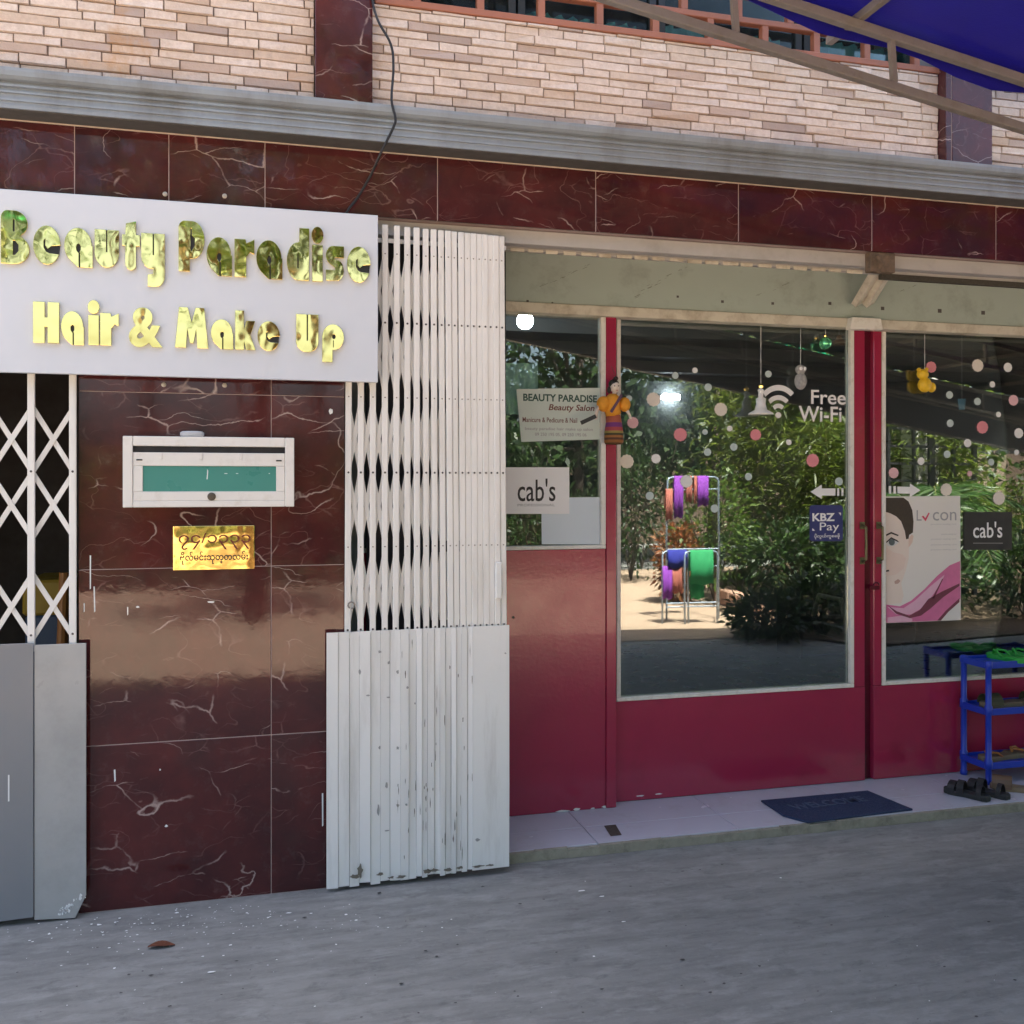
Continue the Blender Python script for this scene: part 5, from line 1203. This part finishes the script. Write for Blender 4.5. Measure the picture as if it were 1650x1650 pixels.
# ------------------------------------------------------------------ canopy of blue tarpaulin
YT = -0.5
cn = thing('tarpaulin_canopy', (8.2, -3.8, 0), 'blue tarpaulin and grey sheet canopy on a weathered alloy truss frame', 'canopy')
la, lb = W(990, 0, YT), W(1650, 210, YT)
ua_, ub_ = W(1250, 0, YT), W(1650, 130, YT)
sl_ = ((lb - la).z / (lb - la).x + (ub_ - ua_).z / (ub_ - ua_).x) / 2
def zl(x): return la.z + sl_ * (x - la.x)
def zu(x): return ub_.z + sl_ * (x - ub_.x) + 0.0
CX0, CX1, CY1 = 1.10, 8.2, -3.35
for y in (YT, -1.72, -3.28):
    MB().bar((CX0, y, zl(CX0)), (CX1, y, zl(CX1)), 0.030, 0.034).build('chord', M_alu, cn, bevel=.002)
    MB().bar((CX0, y, zu(CX0)), (CX1, y, zu(CX1)), 0.034, 0.034).build('chord', M_alu, cn, bevel=.002)
    x = W(1436, 98, YT).x; xs_ = [x + (W(1436, 98, YT).x - W(1181, 24, YT).x) * k for k in range(-6, 9)]
    for x in xs_:
        if CX0 < x < CX1: MB().bar((x + 0.012, y, zl(x) + .017), (x, y, zu(x) - .017), 0.020, 0.022, up=(0, 1, 0)).build('strut', M_alu, cn)
e = W(1345, 70, -0.34)
px_ = [e.x + 0.78 * k for k in range(-4, 8)]
for x in px_:
    if CX0 < x < CX1:
        z = zu(x) + 0.034
        MB().bar((x, -0.30 if abs(x - e.x) < .01 else -.36, z), (x, CY1, z), 0.030, 0.030).build('purlin', M_alu, cn, bevel=.002)
tm = MB(); nxs, nys = 46, 26
def tz(x, y): 
    f = (x - e.x) / 0.78; sag = 0.035 * abs(math.sin(math.pi * f))
    return zu(x) + 0.053 - sag * (0.6 + .4 * math.sin(y * 1.7)) + 0.006 * math.sin(x * 9 + y * 4)
vs = [(CX0 + (CX1 - CX0) * i / nxs, -0.42 - 1.25 * j / nys + .012 * math.sin(i * .9), tz(CX0 + (CX1 - CX0) * i / nxs, -0.42 - 1.25 * j / nys)) for j in range(nys + 1) for i in range(nxs + 1)]
k = nxs + 1
tm.add(vs, [(j * k + i, j * k + i + 1, (j + 1) * k + i + 1, (j + 1) * k + i) for j in range(nys) for i in range(nxs)])
M_tarp = mat_cloth('blue_tarpaulin', (0.014, 0.012, 0.26), 0.10, 0.4, 120)
tm.build('tarpaulin', M_tarp, cn, smooth=True)
M_csh = paint('dull_grey_roof_sheet', (0.10, 0.105, 0.11), 0.6, 0.15, 3)
for k_ in range(9):
    xa, xb = CX0 + (CX1 - CX0) * k_ / 9, CX0 + (CX1 - CX0) * (k_ + 1) / 9 + .03; cs = MB(); nn = 24
    cs.add([(xa + (xb - xa) * i / nn, y, zu(xa + (xb - xa) * i / nn) + .062 + .009 * math.sin(i * 1.57) + .004 * (k_ % 2)) for y in (-1.64, CY1 - .05) for i in range(nn + 1)], [(i, i + 1, i + nn + 2, i + nn + 1) for i in range(nn)])
    cs.build('roof_sheet', M_csh, cn)
fl_ = MB(); fl_.add([(CX0 + (CX1 - CX0) * i / nxs, -0.42 + 0.012 * math.sin(i * .9) - .004, tz(CX0 + (CX1 - CX0) * i / nxs, -.42) - d - (0.02 * math.sin(i * 1.3) if d else 0)) for d in (0, .055) for i in range(k)], [(i, i + 1, i + 1 + k, i + k) for i in range(nxs)])
fl_.build('edge_flap', M_tarp, cn, smooth=True)
fz = MB(); fz.hexa([(x, y, z) for z in (0, 1) for y in (CY1 - .06, CY1 - .03) for x in (CX0, CX1)])  # dark panel added at the outer edge to darken the top of the glass reflection
fz.v = [(x, y, (zl(x) - .30) if z == 0 else zu(x) + .05) for (x, y, z) in fz.v]
fz.build('added_fascia', M_csh, cn)
for d_ in (-.29, -.02):
    MB().bar((CX0, CY1 - .015, zl(CX0) + d_), (CX1, CY1 - .015, zl(CX1) + d_), .02, .02).build('added_fascia_rail', M_alu, cn)
for (x, y) in ((CX1 - .1, CY1 + .05), (CX1 - .1, YT), (CX0 + .02, CY1 + .05)):
    MB().tube([(x, y, 0), (x, y, zl(x) - .018)], 0.03, 10).build('post', M_alu, cn)

# ------------------------------------------------------------------ the garden across the yard (seen mirrored in the glass, brass and marble)
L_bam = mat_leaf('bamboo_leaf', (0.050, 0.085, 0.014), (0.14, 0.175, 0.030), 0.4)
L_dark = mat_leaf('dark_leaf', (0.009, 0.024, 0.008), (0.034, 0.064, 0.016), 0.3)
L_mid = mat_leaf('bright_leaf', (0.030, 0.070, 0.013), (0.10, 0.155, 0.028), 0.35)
L_palm = mat_leaf('palm_leaf', (0.016, 0.048, 0.012), (0.055, 0.105, 0.024), 0.3)
L_red = mat_leaf('croton_leaf', (0.16, 0.10, 0.03), (0.36, 0.12, 0.05), 0.3)
M_bark = paint('grey_brown_bark', (0.075, 0.055, 0.042), 0.9, 0.3, 12, bump=0.8, bscale=25)
M_culm = paint('bamboo_culm', (0.16, 0.16, 0.05), 0.5, 0.2, 10)
def leaf_mesh(P, Dv, Ls, Ws, mat, name, parent):
    """diamond leaves folded along the rib: positions P, directions Dv"""
    n = len(P); Dv = Dv / np.linalg.norm(Dv, axis=1, keepdims=True)
    up = nrg.normal(size=(n, 3)) * .7 + np.array([0, 0, 1.0]); S = np.cross(Dv, up); S /= np.linalg.norm(S, axis=1, keepdims=True) + 1e-9
    Nn = np.cross(S, Dv)
    Ls = Ls[:, None]; Ws = Ws[:, None]
    v = np.stack([P, P + Dv * Ls * .4 + S * Ws / 2 + Nn * Ws * .15, P + Dv * Ls - Nn * Ls * .12, P + Dv * Ls * .4 - S * Ws / 2 + Nn * Ws * .15], 1).reshape(-1, 3)
    me = bpy.data.meshes.new(name); me.vertices.add(4 * n); me.vertices.foreach_set('co', v.ravel())
    me.loops.add(4 * n); me.polygons.add(n)
    me.loops.foreach_set('vertex_index', np.arange(4 * n)); me.polygons.foreach_set('loop_start', np.arange(0, 4 * n, 4)); me.polygons.foreach_set('loop_total', np.full(n, 4))
    me.update(); me.validate()
    me.materials.append(mat)
    return finish(name, me, None, parent)
def bamboo(x, y, h, label, nc=12, per=330, spread=1.0):
    t = thing('bamboo', (x, y, 0), label, 'bamboo', None)
    cu = MB(); P = []; Dv = []
    for c in range(nc):
        a = rng.uniform(0, 2 * math.pi); r0 = rng.uniform(0, .28); hh = h * rng.uniform(.7, 1.05); lean = rng.uniform(.25, 1.0) * spread
        pts = []
        for i in range(9):
            f = i / 8; q = Vector((x + math.cos(a) * (r0 + lean * f ** 2.4), y + math.sin(a) * (r0 + lean * f ** 2.4), hh * (f - .10 * f ** 4)))
            pts.append(q)
        cu.tube(pts, [.016 * (1 - .75 * i / 8) for i in range(9)], 6)
        for k in range(per):
            f = rng.uniform(.12, 1.0); i = min(int(f * 8), 7); q = pts[i].lerp(pts[i + 1], f * 8 - i)
            o = Vector((rng.gauss(0, .28), rng.gauss(0, .28), rng.gauss(0, .14))); P.append(q + o)
            Dv.append((o.x + rng.gauss(0, .3), o.y + rng.gauss(0, .3), rng.uniform(-.55, .25)))
    cu.build('culms', M_culm, t)
    P = np.array([tuple(p) for p in P]); Dv = np.array(Dv)
    leaf_mesh(P, Dv, nrg.uniform(.13, .27, len(P)), nrg.uniform(.022, .038, len(P)), L_bam, 'leaves', t)
def tree(x, y, h, cr, label, mat, n=2600, zc=None, ls=.16, name='garden_tree'):
    t = thing(name, (x, y, 0), label, 'tree')
    tr = MB(); zc = zc or h * .68
    tr.tube([(x, y, 0), (x + rng.uniform(-.1, .1), y, h * .3), (x + rng.uniform(-.2, .2), y + rng.uniform(-.2, .2), h * .6)], [.13, .10, .07], 9)
    cl = []
    for k in range(9):
        a = rng.uniform(0, 6.28); rr = cr * rng.uniform(.35, .95); e = Vector((x + rr * math.cos(a), y + rr * math.sin(a), zc + rng.uniform(-.45, .5) * (h - zc) * 1.6))
        s = Vector((x, y, h * rng.uniform(.3, .55))); tr.tube([s, s.lerp(e, .5) + Vector((0, 0, .15)), e], [.05, .035, .012], 6); cl.append(e)
    for k in range(10):
        a = rng.uniform(0, 6.28); rr = cr * rng.uniform(.1, 1.0); cl.append(Vector((x + rr * math.cos(a), y + rr * math.sin(a), zc + rng.uniform(-.6, 1) * (h - zc))))
    tr.build('trunk', M_bark, t, smooth=True)
    C = np.array([tuple(c) for c in cl]); idx = nrg.integers(0, len(C), n); off = nrg.normal(size=(n, 3)) * np.array([.30, .30, .24]) * cr * .75
    P = C[idx] + off; Dv = off + nrg.normal(size=(n, 3)) * .25 * cr; Dv[:, 2] -= .25 * cr
    leaf_mesh(P, Dv, nrg.uniform(.6, 1.3, n) * ls, nrg.uniform(.35, .6, n) * ls, mat, 'crown', t)
def shrub(x, y, h, r, label, mat, n=900, ls=.09, name='shrub'):
    t = thing(name, (x, y, 0), label, 'shrub'); st_ = MB()
    for k in range(7):
        a = rng.uniform(0, 6.28); st_.tube([(x, y, 0), (x + r * .4 * math.cos(a), y + r * .4 * math.sin(a), h * .5), (x + r * .7 * math.cos(a), y + r * .7 * math.sin(a), h * .85)], [.012, .009, .004], 5)
    st_.build('stems', M_bark, t)
    d = nrg.normal(size=(n, 3)); d /= np.linalg.norm(d, axis=1, keepdims=True); rad = nrg.uniform(.45, 1.02, n)[:, None]
    P = np.array([x, y, h * .55]) + d * rad * np.array([r, r, h * .5]) * (1 + .22 * np.sin(d[:, :1] * 5 + x) * np.cos(d[:, 1:2] * 4)); P[:, 2] = np.maximum(P[:, 2], .02)
    leaf_mesh(P, d + nrg.normal(size=(n, 3)) * .5, nrg.uniform(.7, 1.4, n) * ls, nrg.uniform(.35, .6, n) * ls, mat, 'leaves', t)
def palm(x, y, h, label, nf=11, fl=1.3, mat=None):
    t = thing('garden_palm', (x, y, 0), label, 'palm')
    MB().tube([(x, y, 0), (x + .03, y, h * .5), (x, y + .02, h)], [.05, .04, .035], 8).build('trunk', M_bark, t)
    P = []; Dv = []; rb = MB()
    for k in range(nf):
        a = 2 * math.pi * k / nf + rng.uniform(-.25, .25); up = rng.uniform(.35, 1.1); L = fl * rng.uniform(.8, 1.15); pts = []
        for i in range(8):
            f = i / 7; pts.append(Vector((x + math.cos(a) * L * f * .85, y + math.sin(a) * L * f * .85, h + up * L * f * .75 - .75 * L * f ** 2.2)))
        rb.tube(pts, [.009 * (1 - .8 * i / 7) for i in range(8)], 5)
        for j in range(40):
            f = .12 + .88 * j / 40; i = min(int(f * 7), 6); q = pts[i].lerp(pts[i + 1], f * 7 - i); d = (pts[i + 1] - pts[i]).normalized(); s = Vector((-math.sin(a), math.cos(a), 0))
            for sg_ in (-1, 1): P.append(tuple(q)); Dv.append(tuple(d * .9 + s * sg_ + Vector((0, 0, -.15 + rng.gauss(0, .1)))))
    rb.build('frond_ribs', M_culm, t)
    leaf_mesh(np.array(P), np.array(Dv), nrg.uniform(.28, .42, len(P)) * fl * .8, np.full(len(P), .026), mat or L_palm, 'leaflets', t)

# yard and beds
M_soil = paint('garden_soil', (0.10, 0.065, 0.04), 0.95, 0.3, 6, bump=0.8, bscale=18)
be = [RG(1158, 985), RG(1235, 1000), RG(1300, 1030), RG(1400, 1045), (13, -4.2, 0), (16, -16, 0), RG(1150, 925), RG(1150, 950)]
gb = MB().add([(p[0], p[1], 0.02) for p in be], [tuple(range(len(be)))]).build('garden_bed', M_soil); props(gb, kind='structure')
if gb.data.polygons[0].normal.z < 0: gb.data.flip_normals()
props(MB().add([(-30, -60, .012), (-30, -11.0, .012), (5.2, -11.0, .012), (5.2, -60, .012)], [(0, 3, 2, 1)]).build('lawn', paint('rough_grass', (0.055, 0.075, 0.025), 0.95, 0.4, 4, (0.16, 0.12, 0.06), 0.5, 2)), kind='structure')
props(MB().add([(-40, -3.9, .006), (20, -3.9, .006), (20, -11.2, .006), (-40, -11.2, .006)], [(0, 3, 2, 1)]).build('yard', paint('sandy_yard', (0.37, 0.27, 0.195), 0.9, 0.18, 1.2, (0.22, 0.15, 0.10), 0.4, 3, 0.4, 20)), kind='structure')
ed = thing('garden_edging', RG(1200, 975), 'row of reddish stone blocks edging the garden bed', 'edging')
p0, p1 = RG(1160, 972), RG(1236, 1000)
M_blk = paint('salmon_block', (0.42, 0.25, 0.18), 0.85, 0.2, 8, (0.2, 0.14, 0.1), 0.4, 12)
for k in range(6):
    a = p0.lerp(p1, k / 6 + .01); b = p0.lerp(p1, (k + 1) / 6 - .01); MB().bar(a + Vector((0, 0, .10)), b + Vector((0, 0, .10)), .16, .2).build('block', M_blk, ed, bevel=.012)
# towel rack
TR = RG(1112, 1000); yk = TR.y
def TW(u, v, dy=0): q = RW(u, v, yk + dy); return q
M_tube = paint('pale_blue_tube', (0.34, 0.42, 0.52), 0.35, 0.08, metal=0.3)
tr_ = thing('towel_rack', (TR.x, yk, 0), 'pale blue tubular rack hung with towels on the sunny yard', 'rack')
def leg(u, dy, z): q = TW(u, 900, dy); return Vector((q.x, yk + dy, z))
H1, H2 = TW(1112, 768).z, TW(1112, 886).z
def hoop(name, ua, ub, dy, z, lean=0):
    a, b = leg(ua, dy, 0.0), leg(ub, dy, 0.0); r = .05
    pts = [a, (a.x, a.y + lean, z - r), (a.x + r * .3, a.y + lean, z - r * .3), (a.x + r, a.y + lean, z), (b.x - r, b.y + lean, z), (b.x - r * .3, b.y + lean, z - r * .3), (b.x, b.y + lean, z - r), b]
    MB().tube(pts, .011, 8).build(name, M_tube, tr_, smooth=True)
hoop('back_frame', 1075, 1158, -.10, H1); hoop('front_frame', 1068, 1110, .20, H2); hoop('front_frame', 1104, 1156, .26, H2)
for (z, dy) in ((H1 - .14, -.10), (H2 - .17, .20), (.18, .20), (.18, -.10), (H2, -.10)):
    MB().tube([leg(1075, dy, z), leg(1157, dy, z)], .008, 7).build('rail', M_tube, tr_)
for u in (1075, 1157): MB().tube([leg(u, -.10, .18), leg(u, .24, .18)], .008, 7).build('rail', M_tube, tr_)
def towel(u0, u1, z, dy, drop, col, label, back=.6):
    a, b = leg(u0, dy, z), leg(u1, dy, z); n = 10; rows = [(-.030, -drop * back), (-.026, -drop * back * .5), (-.016, 0.004), (0, .016), (.016, .004), (.026, -drop * .5), (.030, -drop)]
    vs = []; 
    for (oy, oz) in rows:
        for i in range(n + 1):
            f = i / n; vs.append((a.x + (b.x - a.x) * f, a.y + oy + .005 * math.sin(i * 1.3 + u0) * (1 if abs(oz) > .05 else .2), z + oz + .012 * math.sin(i * .9 + u0) * (1 if abs(oz) > .05 else 0)))
    k = n + 1
    o = MB().add(vs, [(j * k + i, j * k + i + 1, (j + 1) * k + i + 1, (j + 1) * k + i) for j in range(len(rows) - 1) for i in range(n)]).build('towel', col, smooth=True)
    sm = o.modifiers.new('thick', 'SOLIDIFY'); sm.thickness = .006
    props(o, label, 'towel')
T_pur = mat_cloth('purple_towel', (0.30, 0.06, 0.50), .15); T_sal = mat_cloth('salmon_towel', (0.50, 0.16, 0.12), .15); T_blu = mat_cloth('royal_towel', (0.03, 0.04, 0.36), .15); T_grn = mat_cloth('green_towel', (0.03, 0.36, 0.13), .15)
towel(1072, 1083, H1 - .14, -.10, .34, T_sal, 'salmon towel at the end of the upper rack rail')
towel(1085, 1100, H1, -.10, .46, T_pur, 'long purple towel on the upper rack hoop')
towel(1104, 1114, H1, -.10, .28, T_sal, 'short salmon towel between two purple towels')
towel(1117, 1122, H1, -.10, .30, T_sal, 'narrow folded salmon towel on the upper rack hoop')
towel(1123, 1141, H1, -.10, .33, T_pur, 'wide purple towel on the upper rack hoop')
towel(1076, 1107, H2, .20, .17, T_blu, 'royal blue towel on the lower rack hoop')
towel(1067, 1083, H2 - .17, .20, .34, T_pur, 'purple towel under the royal blue one')
towel(1083, 1099, H2 - .17, .20, .28, T_sal, 'salmon towel under the royal blue one')
towel(1112, 1148, H2, .26, .36, T_grn, 'bright green towel on the lower rack hoop')
towel(1112, 1134, H2 - .30, .20, .22, T_grn, 'smaller green towel hanging below the bright green one')

# planting
for i, (x, y, h, lab) in enumerate([(7.0, -8.2, 4.6, 'tall bamboo clump next to the towel rack'), (8.3, -8.8, 5.0, 'dense bamboo clump behind the garden palms'), (9.6, -8.0, 4.4, 'arching bamboo clump near the yard gate'), (7.7, -7.2, 3.6, 'young bamboo clump at the front of the bed'), (9.0, -6.8, 3.4, 'low bamboo clump leaning over the edging'), (10.6, -9.2, 4.8, 'bamboo clump by the white gate pillar')]):
    bamboo(x, y, h, lab, 13, 340)
for (x, y, h, lab, fl) in [(7.2, -6.1, .9, 'feathery palm behind the reddish edging', 1.3), (8.1, -5.6, 1.2, 'tall feathery palm in the middle of the bed', 1.5), (6.3, -7.2, .7, 'small palm next to the towel rack', 1.1), (9.3, -5.4, .8, 'spreading palm near the gate', 1.3)]:
    palm(x, y, h, lab, 12, fl)
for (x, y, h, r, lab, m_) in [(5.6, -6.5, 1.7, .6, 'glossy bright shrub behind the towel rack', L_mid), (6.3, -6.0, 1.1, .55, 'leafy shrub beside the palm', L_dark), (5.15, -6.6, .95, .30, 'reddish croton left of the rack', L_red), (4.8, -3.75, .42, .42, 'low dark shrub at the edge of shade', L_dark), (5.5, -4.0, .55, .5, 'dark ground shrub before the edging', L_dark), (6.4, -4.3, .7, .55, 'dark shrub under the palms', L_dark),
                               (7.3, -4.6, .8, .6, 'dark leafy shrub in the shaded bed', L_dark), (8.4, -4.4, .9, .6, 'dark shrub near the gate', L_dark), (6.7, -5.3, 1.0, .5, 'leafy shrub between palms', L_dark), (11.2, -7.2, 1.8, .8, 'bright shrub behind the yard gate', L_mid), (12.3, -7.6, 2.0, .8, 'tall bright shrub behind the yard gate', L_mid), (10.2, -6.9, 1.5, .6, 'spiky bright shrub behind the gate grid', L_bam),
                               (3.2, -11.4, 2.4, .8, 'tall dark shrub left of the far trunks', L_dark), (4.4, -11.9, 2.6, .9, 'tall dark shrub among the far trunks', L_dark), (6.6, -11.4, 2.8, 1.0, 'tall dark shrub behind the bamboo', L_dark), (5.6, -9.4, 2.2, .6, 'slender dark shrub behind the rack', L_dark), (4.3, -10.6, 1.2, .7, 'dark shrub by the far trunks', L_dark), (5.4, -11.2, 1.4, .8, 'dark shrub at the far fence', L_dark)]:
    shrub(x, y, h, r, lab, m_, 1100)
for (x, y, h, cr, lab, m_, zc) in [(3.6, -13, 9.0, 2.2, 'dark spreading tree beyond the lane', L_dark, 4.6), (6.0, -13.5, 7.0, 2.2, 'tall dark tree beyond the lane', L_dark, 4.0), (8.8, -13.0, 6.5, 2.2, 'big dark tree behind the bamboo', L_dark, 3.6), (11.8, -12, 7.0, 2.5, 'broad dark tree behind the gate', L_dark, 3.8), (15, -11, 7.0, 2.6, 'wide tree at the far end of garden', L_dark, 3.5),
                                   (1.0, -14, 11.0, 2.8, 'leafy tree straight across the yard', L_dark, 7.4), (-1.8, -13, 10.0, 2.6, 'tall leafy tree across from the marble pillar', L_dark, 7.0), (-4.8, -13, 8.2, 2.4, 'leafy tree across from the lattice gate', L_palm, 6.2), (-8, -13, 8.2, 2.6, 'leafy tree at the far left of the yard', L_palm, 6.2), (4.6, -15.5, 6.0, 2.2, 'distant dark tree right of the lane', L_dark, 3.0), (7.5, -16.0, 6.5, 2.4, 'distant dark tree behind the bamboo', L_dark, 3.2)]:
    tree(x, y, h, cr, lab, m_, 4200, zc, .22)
tree(-.07, -7.2, 5.6, 1.5, 'added yard tree whose trunk and shadow break up the pillar reflection', L_palm, 3600, 4.5, .15)  # unseen tree added so trunk and shadow darken parts of the pillar's reflection
for k in range(11):
    x = -9.5 + 1.25 * k; shrub(x, -11.6 + .3 * math.sin(k * 2.1), 2.3 + .4 * math.sin(k * 1.7), .95, 'round clipped hedge bush lining the far side of the yard', L_dark if k % 3 else L_mid, 1300, .14, 'hedge_bush')
for o in [o for o in bpy.data.objects if o.name.startswith('hedge_bush')]: o['group'] = 'hedge bushes across the yard'
# yard wall behind everything
props(MB().box(-22, 22, -18.4, -18.2, 0, 2.4).build('yard_wall', paint('brown_wall', (0.13, 0.09, 0.065), 0.85, 0.2, 2)), 'brown boundary wall behind the garden trees', 'wall')
# white gate pillar and black grid gate
gy = -6.6
gp = W(1482, 800, 2 * GLASS_Y - gy).x
gpz = W(1482, 600, 2 * GLASS_Y - gy).z
pp = thing('gate_pillar', (gp, gy, 0), 'white plastered pillar of the garden gate', 'pillar')
MB().box(gp - .17, gp + .17, gy - .17, gy + .17, 0, gpz).build('shaft', paint('white_plaster', (0.72, 0.70, 0.66), 0.8, 0.05, 3), pp, bevel=.01); MB().box(gp - .2, gp + .2, gy - .2, gy + .2, gpz + .0005, gpz + .08).build('cap', bpy.data.materials['white_plaster'], pp)
gt = thing('garden_gate', (gp + .8, gy + .3, 0), 'black steel grid gate in front of bright garden plants', 'gate')
M_gt = plain('black_steel', (0.012, 0.012, 0.013), .5)
ga, gbx = W(1430, 800, 2 * GLASS_Y - gy - .3).x, W(1572, 800, 2 * GLASS_Y - gy - .3).x
zt_ = W(1500, 692, 2 * GLASS_Y - gy - .3).z
for u, w in ((1431, .05), (1472, .03), (1500, .09), (1536, .05), (1570, .06)):
    x = W(u, 800, 2 * GLASS_Y - gy - .3).x; MB().box(x - w / 2, x + w / 2, gy + .28, gy + .32, 0.02, zt_ + (.5 if w > .08 else 0)).build('upright', M_gt, gt)
for k in range(9):
    z = zt_ - .225 * k; MB().box(ga, gbx, gy + .285, gy + .315, z - .016, z + .016).build('crossbar', M_gt, gt)
# green shade nets
M_net = mat_cloth('green_shade_net', (0.02, 0.40, 0.20), .5, .7, 300)
def net(x0, x1, y0, y1, z0, z1, label):
    n = 12; k = n + 1
    vs = [(x0 + (x1 - x0) * i / n, y0 + (y1 - y0) * j / n, z0 + (z1 - z0) * j / n - .18 * math.sin(math.pi * i / n) * math.sin(math.pi * j / n) + .03 * math.sin(i * 2.2)) for j in range(k) for i in range(k)]
    o = MB().add(vs, [(j * k + i, j * k + i + 1, (j + 1) * k + i + 1, (j + 1) * k + i) for j in range(n) for i in range(n)]).build('shade_net', M_net, smooth=True); props(o, label, 'net')
net(7.4, 10.0, -8.6, -7.2, 3.45, 3.95, 'green shade net slung over the bamboo')
net(-3.0, 1.6, -9.4, -8.9, 4.75, 4.9, 'green shade net slung over the yard')
